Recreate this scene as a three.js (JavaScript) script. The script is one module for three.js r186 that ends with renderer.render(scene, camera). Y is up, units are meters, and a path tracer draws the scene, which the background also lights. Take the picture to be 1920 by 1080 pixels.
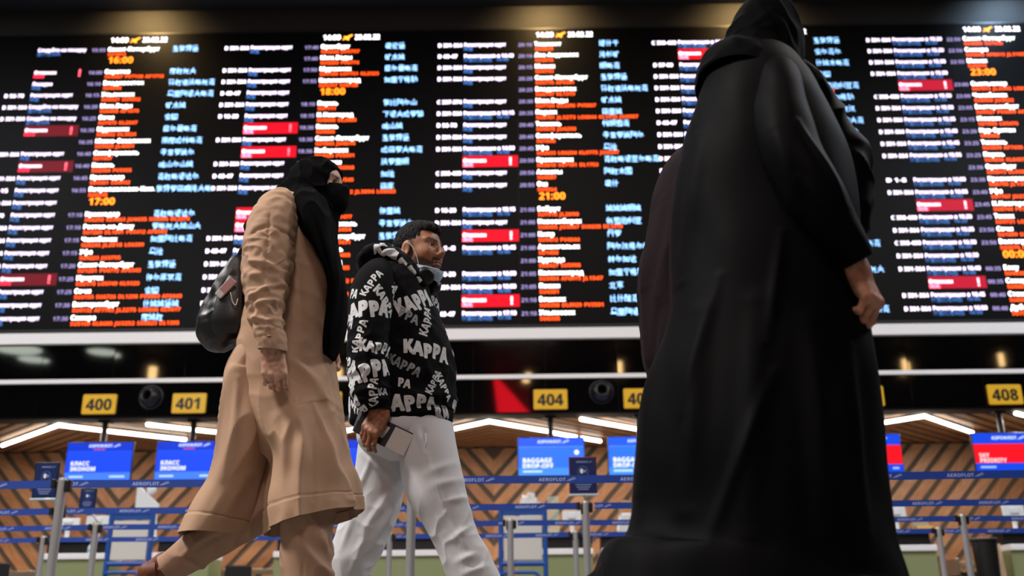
import * as THREE from 'three';
import { RoundedBoxGeometry } from 'three/addons/geometries/RoundedBoxGeometry.js';
import { mergeGeometries, mergeVertices, toCreasedNormals } from 'three/addons/utils/BufferGeometryUtils.js';
import { RectAreaLightUniformsLib } from 'three/addons/lights/RectAreaLightUniformsLib.js';
import { createNoise3D } from 'simplex-noise';

// ------------------------------------------------------------------ camera, light, exposure
const scene = new THREE.Scene();
scene.background = new THREE.Color(0x000000);
const FOCAL = 1867, EYE = new THREE.Vector3(0, 0.10, 0);
const camera = new THREE.PerspectiveCamera(2 * Math.atan(540 / FOCAL) * 180 / Math.PI, 16 / 9, 0.05, 80);
camera.position.copy(EYE);
camera.rotation.set(0.326, 0.0058, -0.0095, 'YXZ');
camera.focus = 3.62; camera.userData.fStop = 2.4;
camera.updateMatrixWorld(true);
scene.add(camera);
const renderer = new THREE.WebGLRenderer({ antialias: true });
renderer.toneMapping = THREE.LinearToneMapping;
renderer.toneMappingExposure = 1.15;
renderer.shadowMap.enabled = true;
RectAreaLightUniformsLib.init();

const CEIL = 10.55;
// unseen light panels added as key and fill for the figures: [x, z, width, depth, radiance, colour]; each gets its fitting in the ceiling further down
const ADDED_PANELS = [
  [-7.5, -1.0, 2.6, 1.6, 128, 0xfff8f2],
  [7.5, -5.0, 2.6, 1.6, 32, 0xfff6ee],
  [-11.5, -8.5, 2.6, 1.6, 40, 0xf4f6ff],
  [11.0, -9.0, 2.6, 1.6, 40, 0xeaf2ff],
  [0.5, -8.0, 2.6, 1.6, 20, 0xfff8f2],
  [0, 5.0, 2.6, 1.6, 30, 0xfff9f4],
];
for (const [x, z, w, d, k, c] of ADDED_PANELS) {
  const l = new THREE.RectAreaLight(c, k, w, d);
  l.position.set(x, CEIL - 0.14, z); l.lookAt(x, 0, z); l.castShadow = true; scene.add(l);
}

// ------------------------------------------------------------------ helpers
const V3 = (x, y, z) => new THREE.Vector3(x, y, z);
const dirOf = (px, py) => V3((px - 960) / FOCAL, -(py - 540) / FOCAL, -1).applyQuaternion(camera.quaternion);
const atz = (px, py, d) => { const v = dirOf(px, py); return v.multiplyScalar(-d / v.z).add(EYE); };          // pixel on the plane z = -d
const aty = (px, py, y) => { const v = dirOf(px, py); return v.multiplyScalar((y - EYE.y) / v.y).add(EYE); };  // pixel on the plane of height y
const scaleAt = (p) => -V3(p.x, p.y, p.z).sub(EYE).applyQuaternion(camera.quaternion.clone().invert()).z / FOCAL;  // metres a pixel covers there
let seedState = 12345;
const rnd = () => { seedState = (seedState * 1664525 + 1013904223) >>> 0; return seedState / 4294967296; };
const noise3 = createNoise3D(() => rnd());
const fbm = (x, y, z, n = 3) => { let s = 0, a = 1, t = 0; for (let i = 0; i < n; i++) { s += a * noise3(x, y, z); t += a; a *= 0.5; x = x * 2.03 + 5.1; y *= 2.03; z *= 2.03; } return s / t; };
const clamp = (x, a = 0, b = 1) => Math.min(b, Math.max(a, x));
const smooth = (a, b, x) => { const t = clamp((x - a) / (b - a)); return t * t * (3 - 2 * t); };
const lerp = (a, b, t) => a + (b - a) * t;
const used = {};
const numbered = (n) => { const k = used[n] = (used[n] ?? -1) + 1; return k ? n + '_' + String(k).padStart(3, '0') : n; };
const shade = (o) => { o.traverse((m) => { if (m.isMesh) { m.castShadow = m.receiveShadow = true; } }); return o; };
function part(name, geo, mat, parent) {
  const m = new THREE.Mesh(Array.isArray(geo) ? join(geo) : geo, mat); m.name = name; m.castShadow = m.receiveShadow = true; parent.add(m); return m;
}
function thing(name, label, category, pos = [0, 0, 0], turn = 0, group) {
  const o = new THREE.Group(); o.name = numbered(name); o.position.set(...pos); o.rotation.y = turn; o.userData = { label, category };
  if (group) o.userData.group = group; scene.add(o); return o;
}
function struct(name, geo, mat, label, category = 'wall') {
  const m = new THREE.Mesh(Array.isArray(geo) ? join(geo) : geo, mat); m.name = name; m.castShadow = m.receiveShadow = true;
  m.userData = { kind: 'structure', label, category }; scene.add(m); return m;
}
function join(list) {
  const gs = list.map((g) => { const n = g.index ? g.toNonIndexed() : g.clone(); for (const k of Object.keys(n.attributes)) if (!['position', 'normal', 'uv'].includes(k)) n.deleteAttribute(k); if (!n.attributes.uv) n.setAttribute('uv', new THREE.BufferAttribute(new Float32Array(n.attributes.position.count * 2), 2)); return n; });
  return mergeGeometries(gs);
}
const box = (x0, x1, y0, y1, z0, z1) => new THREE.BoxGeometry(x1 - x0, y1 - y0, z1 - z0).translate((x0 + x1) / 2, (y0 + y1) / 2, (z0 + z1) / 2);
const rbox = (x0, x1, y0, y1, z0, z1, r = 0.01, s = 2) => new RoundedBoxGeometry(x1 - x0, y1 - y0, z1 - z0, s, Math.min(r, (x1 - x0) / 2.01, (y1 - y0) / 2.01, (z1 - z0) / 2.01)).translate((x0 + x1) / 2, (y0 + y1) / 2, (z0 + z1) / 2);
const rod = (a, b, r, n = 12) => { const d = V3().subVectors(b, a), L = d.length(); return new THREE.CylinderGeometry(r, r, L, n).applyQuaternion(new THREE.Quaternion().setFromUnitVectors(V3(0, 1, 0), d.normalize())).translate((a.x + b.x) / 2, (a.y + b.y) / 2, (a.z + b.z) / 2); };
const tube = (pts, r, n = 40, k = 10, tension = 0.5) => new THREE.TubeGeometry(new THREE.CatmullRomCurve3(pts, false, 'catmullrom', tension), n, r, k, false);
function canvas(w, h, draw, srgb = true) {
  const c = document.createElement('canvas'); c.width = w; c.height = h; const g = c.getContext('2d'); draw(g, w, h);
  const t = new THREE.CanvasTexture(c); if (srgb) t.colorSpace = THREE.SRGBColorSpace; t.magFilter = THREE.LinearFilter; return t;
}
function data(w, h, fn, srgb = true, rep = true) {
  const a = new Uint8Array(w * h * 4);
  for (let y = 0; y < h; y++) for (let x = 0; x < w; x++) { const c = fn(x / w, y / h); for (let k = 0; k < 3; k++) a[(y * w + x) * 4 + k] = clamp(Array.isArray(c) ? c[k] : c) * 255; a[(y * w + x) * 4 + 3] = 255; }
  const t = new THREE.DataTexture(a, w, h); t.magFilter = THREE.LinearFilter; if (srgb) t.colorSpace = THREE.SRGBColorSpace; if (rep) t.wrapS = t.wrapT = THREE.RepeatWrapping; t.needsUpdate = true; return t;
}
// seamless noise on the unit square
const tile = (u, v, f, s = 0) => { const a = u * Math.PI * 2, b = v * Math.PI * 2; return noise3(Math.cos(a) * f + s, Math.sin(a) * f + Math.cos(b) * f * 0.7, Math.sin(b) * f + s); };
const std = (o) => new THREE.MeshStandardMaterial(o);
const phys = (o) => new THREE.MeshPhysicalMaterial(o);

const NUMBER = { 400: 'four hundred', 401: 'four hundred and one', 402: 'four hundred and two', 403: 'four hundred and three', 404: 'four hundred and four', 405: 'four hundred and five', 407: 'four hundred and seven', 408: 'four hundred and eight' };
// ------------------------------------------------------------------ materials of the hall
const weave = data(128, 128, (u, v) => 0.5 + 0.25 * Math.sin(u * 64 * Math.PI) * Math.sin(v * 64 * Math.PI) + 0.25 * (rnd() - 0.5), false);
const grain = data(256, 256, (u, v) => { const g = 0.5 + 0.3 * tile(u, v * 0.999, 1.2, 3) + 0.2 * Math.sin((v * 26 + tile(u, v, 0.9, 9) * 2.2) * Math.PI * 2) * (0.5 + 0.5 * tile(u, v, 2, 5)); return [0.60 + 0.16 * g, 0.425 + 0.15 * g, 0.285 + 0.13 * g]; });
grain.repeat.set(0.5, 2.2);
const M = {
  floor: std({ color: 0x6f6d69, roughness: 0.28 }),
  dark: std({ color: 0x15161a, roughness: 0.75 }),
  wallDark: std({ color: 0x242322, roughness: 0.7 }),
  gloss: std({ color: 0x050506, roughness: 0.035 }),
  white: std({ color: 0xf8f8fa, roughness: 0.35 }),
  gap: std({ color: 0x554c42, roughness: 0.9 }),
  black: std({ color: 0x0a0a0b, roughness: 0.45 }),
  blackMetal: std({ color: 0x111114, roughness: 0.4, metalness: 0.3 }),
  steel: std({ color: 0xb9babc, roughness: 0.36, metalness: 0.55 }),
  olive: std({ color: 0x8b9468, roughness: 0.55 }),
  beltBlue: std({ color: 0x123a8c, roughness: 0.7 }),
  frameBlue: std({ color: 0x1c4f9f, roughness: 0.4 }),
  panelGrey: std({ color: 0xc9c9c4, roughness: 0.6 }),
  yellow: std({ color: 0xf1bc22, roughness: 0.4 }),
  ink: std({ color: 0x1b1a14, roughness: 0.6 }),
  plastic: std({ color: 0xe6ebee, roughness: 0.4 }),
};
const woods = [0xffffff, 0xf1e6da, 0xe4d2c0, 0xfff3e2].map((c) => std({ map: grain, color: c, roughness: 0.5 }));

// ------------------------------------------------------------------ room shell
const XL = -23, XR = 23, ZB = -18.3, ZF = 12.5;
struct('floor', box(XL - 0.2, XR + 0.2, -0.3, 0, ZB - 0.3, ZF + 0.3), M.floor, 'grey polished stone floor of the hall', 'floor');
struct('ceiling', box(XL - 0.2, XR + 0.2, CEIL, CEIL + 0.3, -15.4, ZF + 0.3), M.dark, 'dark high ceiling of the hall', 'ceiling');
struct('wall_left', box(XL - 0.3, XL, 0, CEIL, ZB - 0.3, ZF + 0.3), std({ color: 0x3a3a3c, roughness: 0.7 }), 'plain grey side wall of the hall', 'wall');
struct('wall_right', box(XR, XR + 0.3, 0, CEIL, ZB - 0.3, ZF + 0.3), std({ color: 0x3a3a3c, roughness: 0.7 }), 'plain grey side wall of the hall', 'wall');
struct('wall_front', box(XL - 0.3, XR + 0.3, 0, CEIL, ZF, ZF + 0.3), std({ color: 0x39393b, roughness: 0.7 }), 'plain grey wall facing the departure board', 'wall');
struct('wall_back', box(XL, XR, 0, 3.2, ZB - 0.25, ZB), M.gap, 'wall clad with zigzag wooden boards behind the check-in desks', 'wall');
struct('wall_upper', box(XL, XR, 3.15, CEIL, -15.40, -15.05), M.wallDark, 'charcoal wall carrying the departure board', 'wall');
const backWall = scene.getObjectByName('wall_back');
const soffit = struct('ceiling_soffit', box(XL, XR, 3.19, 3.34, ZB, -15.05), M.dark, 'low ceiling clad with dark zigzag boards above the check-in desks', 'ceiling');

// zigzag boards: a band of slope s clipped to one cell of the zigzag
function clip(poly, a, b, c) { // keeps a x + b y <= c
  const out = [];
  for (let i = 0; i < poly.length; i++) {
    const p = poly[i], q = poly[(i + 1) % poly.length], dp = a * p[0] + b * p[1] - c, dq = a * q[0] + b * q[1] - c;
    if (dp <= 0) out.push(p);
    if (dp * dq < 0) { const t = dp / (dp - dq); out.push([p[0] + (q[0] - p[0]) * t, p[1] + (q[1] - p[1]) * t]); }
  }
  return out;
}
function zigzag(h, x0, x1, rise, pitch, wide, thick, make) {
  const s = rise; // dy/dx
  for (let k = -30; k < 40; k++) {
    const lo = k * pitch, hi = lo + wide, at = s > 0 ? x0 : x1;
    let poly = [[x0, 0], [x1, 0], [x1, h], [x0, h]];
    poly = clip(poly, s, -1, s * at - lo); // y - s (x - at) >= lo
    if (poly.length < 3) continue;
    poly = clip(poly, -s, 1, hi - s * at);
    if (poly.length < 3) continue;
    let area = 0; for (let i = 0; i < poly.length; i++) { const p = poly[i], q = poly[(i + 1) % poly.length]; area += p[0] * q[1] - q[0] * p[1]; }
    if (Math.abs(area) < 0.01) continue;
    const sh = new THREE.Shape(poly.map((p) => new THREE.Vector2(p[0], p[1])));
    const g = new THREE.ExtrudeGeometry(sh, { depth: thick, bevelEnabled: false });
    const uv = g.attributes.uv, P = g.attributes.position, o = rnd() * 7;
    const n = Math.hypot(1, s);
    for (let i = 0; i < uv.count; i++) { const x = P.getX(i), y = P.getY(i); uv.setXY(i, (x + s * y) / n + o, (y - s * x) / n + o * 0.37); }
    make(g);
  }
}
const ZIG = 6.80, ZC = -0.47, half = ZIG / 2;
for (let k = -3; k < 4; k++) {
  for (const side of [0, 1]) {
    const x0 = ZC + k * ZIG / 1 + (side ? 0 : -half), x1 = x0 + half;
    if (x1 < -11.5 || x0 > 11.5) continue;
    zigzag(3.17, x0, x1, side ? 1.12 : -1.12, 0.385, 0.255, 0.03, (g) => { g.translate(0, 0.0, ZB + 0.001); part('board', g, woods[Math.floor(rnd() * 4)], backWall); });
    // the low ceiling: same boards turned flat, apex towards the hall
    zigzag(3.10, x0, x1, side ? -1 : 1, 0.30, 0.19, 0.008, (g) => { g.rotateX(Math.PI / 2); g.translate(0, 3.19, -15.06 - 3.12); part('board', g, woods[Math.floor(rnd() * 4)], soffit); });
  }
}

// fascia of glossy black panels with two white bands
const fasciaTop = 4.31, lineY = 3.72, fasciaBot = 3.165;
const fascia = struct('wall_fascia', box(XL, XR, fasciaBot, 4.48, -15.05, -15.02), M.black, 'glossy black panelled fascia over the check-in desks', 'fascia');
for (let k = -5; k < 17; k++) {
  const x0 = -8.53 + k * 1.118, x1 = x0 + 1.118;
  for (const [a, b] of [[lineY + 0.035, fasciaTop], [fasciaBot, lineY - 0.035]]) {
    const g = rbox(-0.557, 0.557, (a - b) / 2 + 0.002, (b - a) / 2 - 0.002, -0.008, 0.008, 0.003, 1);
    const p = part('panel', g, M.gloss, fascia);
    p.position.set((x0 + x1) / 2, (a + b) / 2, -15.008); p.rotation.set((rnd() - 0.5) * 0.004, (rnd() - 0.5) * 0.006, 0);
  }
}
struct('trim_1', rbox(XL, XR, fasciaTop, 4.49, -15.10, -14.93, 0.012), M.white, 'broad white band under the departure board', 'trim');
struct('trim_2', rbox(XL, XR, lineY - 0.034, lineY + 0.034, -15.06, -14.965, 0.008), M.white, 'thin white strip along the black fascia', 'trim');
struct('trim_3', box(XL, XR, CEIL - 0.12, CEIL, -15.05, -14.3), std({ color: 0x23262e, roughness: 0.6 }), 'dark ledge where the hall ceiling meets the board wall', 'trim');

// ------------------------------------------------------------------ hall luminaires, the large added panels first
ADDED_PANELS.forEach(([x, z, w, d, k, c], i) => {
  const t = thing('added_ceiling_light', 'large square light panel added to the ceiling to light the hall', 'ceiling light', [x, CEIL - 0.12, z], 0, 'added ceiling light panels');
  part('frame', [rbox(-w / 2 - 0.06, w / 2 + 0.06, 0.04, 0.12, -d / 2 - 0.06, d / 2 + 0.06, 0.01)], M.black, t);
  part('diffuser', rbox(-w / 2, w / 2, 0.012, 0.05, -d / 2, d / 2, 0.005), std({ color: 0xffffff, emissive: c, emissiveIntensity: 1.4 }), t);
});
// round downlights of the hall that the black fascia mirrors
function mirrored(px, py) { const a = atz(px, py, 15), v = dirOf(px, py); v.z = -v.z; return a.addScaledVector(v, (CEIL - a.y) / v.y); }
const lampWarm = std({ color: 0xffffff, emissive: 0xffcf8a, emissiveIntensity: 26 });
const lampCool = std({ color: 0xffffff, emissive: 0xdfe8d8, emissiveIntensity: 11 });
for (const [px, py, r, mat] of [[290, 665, 0.32, lampWarm], [640, 668, 0.34, lampWarm], [988, 677, 0.28, lampWarm], [1160, 660, 0.28, lampWarm], [1690, 658, 0.22, lampWarm], [1868, 640, 0.2, lampWarm], [38, 655, 0.95, lampCool], [70, 675, 0.6, lampCool], [198, 660, 0.6, lampCool]]) {
  const p = mirrored(px, py); if (p.z > ZF - 1 || Math.abs(p.x) > 22.5) { console.log('lamp out', px, p.x, p.z); continue; }
  const warm = mat === lampWarm, t = warm ? thing('pendant_light', 'slim warm pendant cylinder light under the dark hall ceiling', 'pendant light', [p.x, CEIL - 0.75, p.z], 0, 'hall pendant lights') : thing('downlight', 'round cool white downlight in the dark hall ceiling', 'downlight', [p.x, CEIL - 0.05, p.z], 0, 'hall downlights');
  if (warm) { part('lit_cylinder', new THREE.CylinderGeometry(r * 0.5, r * 0.5, 0.5, 24).translate(0, 0.05, 0), mat, t); part('stem', [rod(V3(0, 0.3, 0), V3(0, 0.75, 0), 0.015), new THREE.CylinderGeometry(r * 0.52, r * 0.52, 0.06, 24).translate(0, 0.32, 0)], M.blackMetal, t); }
  else { part('rim', new THREE.TorusGeometry(r + 0.03, 0.03, 8, 28).rotateX(Math.PI / 2).translate(0, 0.02, 0), M.blackMetal, t); part('lens', new THREE.CylinderGeometry(r, r * 0.96, 0.03, 28).translate(0, 0.02, 0), mat, t); }
  const L = new THREE.SpotLight(mat === lampWarm ? 0xffcf8a : 0xdfe8d8, 60, 0, 0.6, 0.7); L.position.set(p.x, CEIL - (warm ? 1.0 : 0.1), p.z); L.target.position.set(p.x, 0, p.z); L.castShadow = true; scene.add(L, L.target);
}
// narrow wall washers above the board
for (const [px, k, c] of [[272, 260, 0xffd28c], [1020, 240, 0xffd28c], [1398, 260, 0xffd28c], [1890, 230, 0xb4d2f0]]) {
  const p = atz(px, 30, 15.0);
  const t = thing('wall_washer', px > 1800 ? 'cool white wall washer spotlight above the departure board' : 'warm wall washer spotlight above the departure board', 'spotlight', [p.x, CEIL - 0.06, -14.2], 0, px > 1800 ? undefined : 'warm wall washers');
  part('housing', new THREE.CylinderGeometry(0.07, 0.07, 0.08, 20, 1, true).translate(0, -0.02, 0), M.blackMetal, t);
  part('lens', new THREE.CylinderGeometry(0.06, 0.06, 0.012, 20).translate(0, -0.02, 0), std({ color: 0xffffff, emissive: c, emissiveIntensity: 5 }), t);
  const L = new THREE.SpotLight(c, k * 0.055, 0, 1.1, 1); L.position.set(p.x, CEIL - 0.14, -14.20); L.target.position.set(p.x + 0.02, CEIL - 0.75, -15.06); L.castShadow = true; scene.add(L, L.target);
}
// red lit sign on the opposite wall (mirrored by the fascia beside desk 404)
{
  const a = atz(966, 742, 15), v = dirOf(966, 742); v.z = -v.z; const p = a.addScaledVector(v, (ZF - 0.1 - a.z) / v.z);
  const t = thing('illuminated_sign', 'red triangular illuminated sign on the wall facing the board', 'sign', [p.x, p.y, ZF - 0.08]);
  const sh = new THREE.Shape([[-0.7, -1.1], [1.05, -1.25], [-0.95, 1.05]].map((q) => new THREE.Vector2(-q[0] * -1, q[1])));
  part('backing', new THREE.ExtrudeGeometry(sh, { depth: 0.06, bevelEnabled: false }), M.black, t);
  part('lit_face', new THREE.ExtrudeGeometry(sh, { depth: 0.02, bevelEnabled: false }).scale(0.97, 0.97, 1).translate(0, 0, -0.022), std({ color: 0x400000, emissive: 0xff1828, emissiveIntensity: 12 }), t);
  const L = new THREE.RectAreaLight(0xff1420, 0.5, 1.4, 1.6); L.position.set(p.x, p.y, ZF - 0.15); L.lookAt(p.x, p.y, 0); L.castShadow = true; scene.add(L);
}
const SIGNX = { 400: 188, 401: 356, 402: 610, 404: 1032, 405: 1200, 407: 1626, 408: 1882 };
// white LED tubes in the low ceiling, laid out along the zigzag
const ledMat = std({ color: 0xffffff, emissive: 0xfff3e0, emissiveIntensity: 9 });
for (const line of [[[5, 835], [110, 797], [193, 807]], [[200, 808], [347, 824]], [[277, 796], [430, 813]], [[600, 818], [700, 797]], [[790, 817], [917, 790], [1030, 809]], [[1036, 811], [1079, 819]], [[1091, 821], [1125, 827]], [[1090, 786], [1260, 816]], [[1620, 798], [1733, 780], [1823, 811]], [[1905, 775], [2010, 800]]]) {
  const pts = line.map(([a, b]) => aty(a, b, 3.125)), mx = line.reduce((u, q) => u + q[0], 0) / line.length, near = Object.entries(SIGNX).sort((u, v) => Math.abs(u[1] - mx) - Math.abs(v[1] - mx))[0][0];
  const t = thing('ceiling_light_tube', line.length > 2 ? `bent white LED tube in the low ceiling near sign ${NUMBER[near]}` : `${pts[0].distanceTo(pts[1]) > 1.2 ? 'long' : 'short'} straight white LED tube in the low ceiling near sign ${NUMBER[near]}`, 'light tube', [0, 0, 0], 0, line.length > 2 ? 'bent LED tubes' : 'straight LED tubes');
  const gs = [];
  for (let i = 0; i + 1 < pts.length; i++) {
    gs.push(rod(pts[i], pts[i + 1], 0.029, 12));
    const L = new THREE.RectAreaLight(0xfff0e6, 88, pts[i].distanceTo(pts[i + 1]), 0.07), m = pts[i].clone().lerp(pts[i + 1], 0.5);
    L.position.set(m.x, m.y - 0.05, m.z); L.up.copy(V3().subVectors(pts[i + 1], pts[i]).cross(V3(0, 1, 0)).normalize()); L.lookAt(m.x, 0, m.z); L.castShadow = true; scene.add(L);
  }
  for (const p of pts) gs.push(new THREE.SphereGeometry(0.029, 12, 8).translate(p.x, p.y, p.z));
  part('tube', gs, ledMat, t);
  part('channel', pts.slice(1).map((q, i) => rod(pts[i].clone().setY(3.165), q.clone().setY(3.165), 0.022, 6)), M.black, t);
}
// ------------------------------------------------------------------ departure board
// strokes of the Chinese characters on the board, on a 10 x 10 grid: polylines of digit pairs
const CJK = {
  圣: '1171 7125 2188 3555 1595 5359 1999', 彼: '2012 3103 2329 4292 4242 4249 6062 4484 8448 5598', 得: '2002 3103 2329 4080 8084 4084 4282 4494 3696 7679 79', 堡: '1013 1029 4080 4383 4040 6365 4595 2696 5659 1999',
  萨: '0292 2124 7174 1319 1341 4147 4797 6367 5393 4949 4989', 拉: '0343 2129 2018 0736 4393 6263 5477 8467 4999', 托: '0343 2129 0736 8245 3595 6369 6999', 夫: '2373 1595 5053 5509 5599', 符: '2002 2141 6062 6181 2415 1515 2529 3696 7379 79',
  迪: '1112 0424 2427 2739 3999 4282 8287 4247 4787 6167 4484', 沃: '1022 0324 0925 4282 3595 6063 6539 6599', 斯: '0444 1117 4147 0747 1343 1545 6255 5559 6595 8589 6282', 克: '1191 5053 2484 2427 8487 2787 3729 6769 6999', 矿: '0242 2105 1545 1518 4548 1848 5292 7072 5259 59',
  水: '5059 5948 1343 4309 8263 6399', 城: '0333 1018 0837 4392 4348 4565 6568 6072 7299 8577', 索: '5052 1292 1315 9395 5336 3676 7649 5659 3729 7799', 契: '0232 0434 1017 4191 6149 9197 0797 5759 5719 5799', 乌: '3020 2080 2026 2696 9699 0777 8083', 法: '1022 0324 0925 4393 6063 3595 6549 4989 7799',
  伊: '2015 1329 3282 8286 3696 4496 6269', 尔: '3015 2383 8374 5358 5848 2517 7597', 库: '5051 1191 1119 3383 5335 3575 5359 2797', 茨: '0292 2124 7174 1334 0746 6344 6383 6539 6599', 喀: '0333 3338 0838 0308 6061 4393 5474 6546 7697 5797 5999 5759 9799', 山: '5058 1318 1898 9398',
  加: '0343 4348 4838 2119 6393 9398 6368 6898', 里: '1181 1115 8185 1585 1383 5159 1797 0999', 宁: '5051 1191 1113 9193 2474 5459 5948', 格: '0333 2029 2306 6042 5282 8236 4497 5686 5669 5989', 勒: '0131 1013 3033 0434 2427 0737 2729 6393 9398 7065 6549', 哈: '0333 3338 0838 0308 6035 6095 5464 5789 5759 8789',
  巴: '1181 1116 8186 1686 5156 1618 1898 9896', 罗: '1191 1114 9194 1494 3134 6164 5426 3686 8639 4658', 下: '0191 5159 6385', 诺: '1122 0424 2428 2838 4191 5073 7073 3494 6438 4979 5658 8688', 德: '2002 3103 2329 4292 7072 4494 4446 9496 3797 4849 5879 9798', 新: '2021 0242 1314 3334 0545 2529 0727 6255 5559 6595 8589 6282',
  西: '0191 3134 6164 1349 1399 1393 9399 1999', 伯: '2015 1329 5062 4292 4249 9299 4595 4999', 利: '4012 0343 2329 2306 2646 6267 9098 9888', 亚: '0191 3138 6168 0999 1326 8366', 阿: '0030 0009 3023 2336 3626 4191 9199 5374 5376 7376 5676', 汉: '1022 0324 0925 4282 8249 4399', 赫: '0343 2129 0535 5393 7179 5595 2608 6657', 达: '1112 0424 2427 2739 3999 4393 6063 6338 6388',
  北: '3139 0333 0838 6169 7383 6999', 京: '5051 0191 2575 2325 7375 2373 5559 3617 7697', 比: '1119 1444 1938 6069 6484 6999', 什: '2015 1329 3494 6069', 凯: '0131 1013 3033 0454 0408 0848 5458 6169 6181 8189 8999', 奥: '5041 1181 1116 8186 3255 7255 2656 0777 5739 5799', 伦: '2015 1329 6034 6094 4549 7446 4989', 塔: '0333 1018 0837 4191 5053 7073 6345 6395 5575 4767 4979 4749 7779', 干: '1181 0494 5159',
  洛: '1022 0324 0925 6042 5282 8236 4497 5686 5669 5989', 杉: '0343 2029 2306 2345 8062 8355 9658', 木: '0393 5059 5318 5388', 图: '0090 0009 9099 0999 4024 3171 7137 4378 5657', 丹: '2080 2019 8089 0494 4042', 摩: '5051 1191 1119 2353 3336 6393 7376 3777 5759 2898', 曼: '2080 2023 8083 2383 1494 1416 9496 1696 2777 7729 3899', 南: '0191 5052 1393 1319 9399 3444 5464 3575 3777 5759', 林: '0343 2029 2306 5393 7079 7356 7398', 辛: '5051 1181 3032 6163 0494 1686 5459', 菲: '0292 3133 6163 4349 2444 2646 1848 6369 6484 6686 6898', 波: '1022 0324 0925 4393 4328 6065 4585 8539 5599', 甫: '0292 5059 1393 1319 9399 1595 1797 7081', 秋: '3012 0343 2329 2306 5354 9384 7079 7556 7599', 明: '0131 3138 0838 0108 0434 5090 5059 9099 5393 5696', 克2: '',
};
const glyphs = (g, text, x, y, size) => { // y is the vertical middle
  g.lineWidth = size * 0.1; g.lineCap = 'round'; g.strokeStyle = g.fillStyle;
  [...text].forEach((ch, i) => {
    const s = CJK[ch] ?? CJK.城; g.beginPath();
    for (const line of s.split(' ')) for (let k = 0; k + 1 < line.length; k += 2) { const px = x + i * size + (+line[k] / 9) * size * 0.84, py = y - size * 0.47 + (+line[k + 1] / 9) * size * 0.94; k ? g.lineTo(px, py) : g.moveTo(px, py); }
    g.stroke();
  });
};
// gate and status of a row: '' none, X cancelled, R check-in open, R14:40 check-in at, F go to gate, B boarding; gates by letter
const GATE = { d: 'D 301-364', e: 'D 43-47', f: 'D 16-20', g: 'D 56-70', h: 'D 4-15', c: 'C 398-430', k: 'C 357-374', j: 'D 1-8', l: 'D 57-60', '-': '' };
const STATUS = [
  '-F|-|-X|-B|gR|dF|dF|-X|-|dR|-X|dR|hR|dR|gR|dR|dR|dR|dR|-X|dR|dR|dR',
  'dR|-|dR|dR|eR|dR|fR|-X|dR|-X|dR|eR|dR|-|-X|-X|dR|eR|dR|dR|dR|dR|dR',
  'dR|eR14:40|dR|dR|-|kR|dR14:15|gR|dR|dR14:50|-X|cR|dR|-|fR15:15|dR|-X|jR15:45|-|fR16:00|dR16:00|-X|eR17:10',
  'cR16:10|-X|lR15:20|dR15:20|dR15:25|dR15:30|dR15:35|eR15:40|dR15:50|dR15:55|dR16:00|fR16:00|dR16:05|dR|dR|dR|dR|dR|dR|dR|dR|dR|dR',
  'dR15:20|dR15:20|dR15:30|dR15:30|-X|cR15:30|dR15:30|dR15:35|dR15:40|dR15:45|dR15:55|-|jR16:00|dR16:05|-X|cR16:20|dR16:25|cR16:30|dR16:30|dR16:40|-X|dR16:45|dR16:50',
  '-|-|-|-|-|-|-|-|-|-|-|-|-|-|-|-|-|-|-|-|-|-|-',
];
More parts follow.
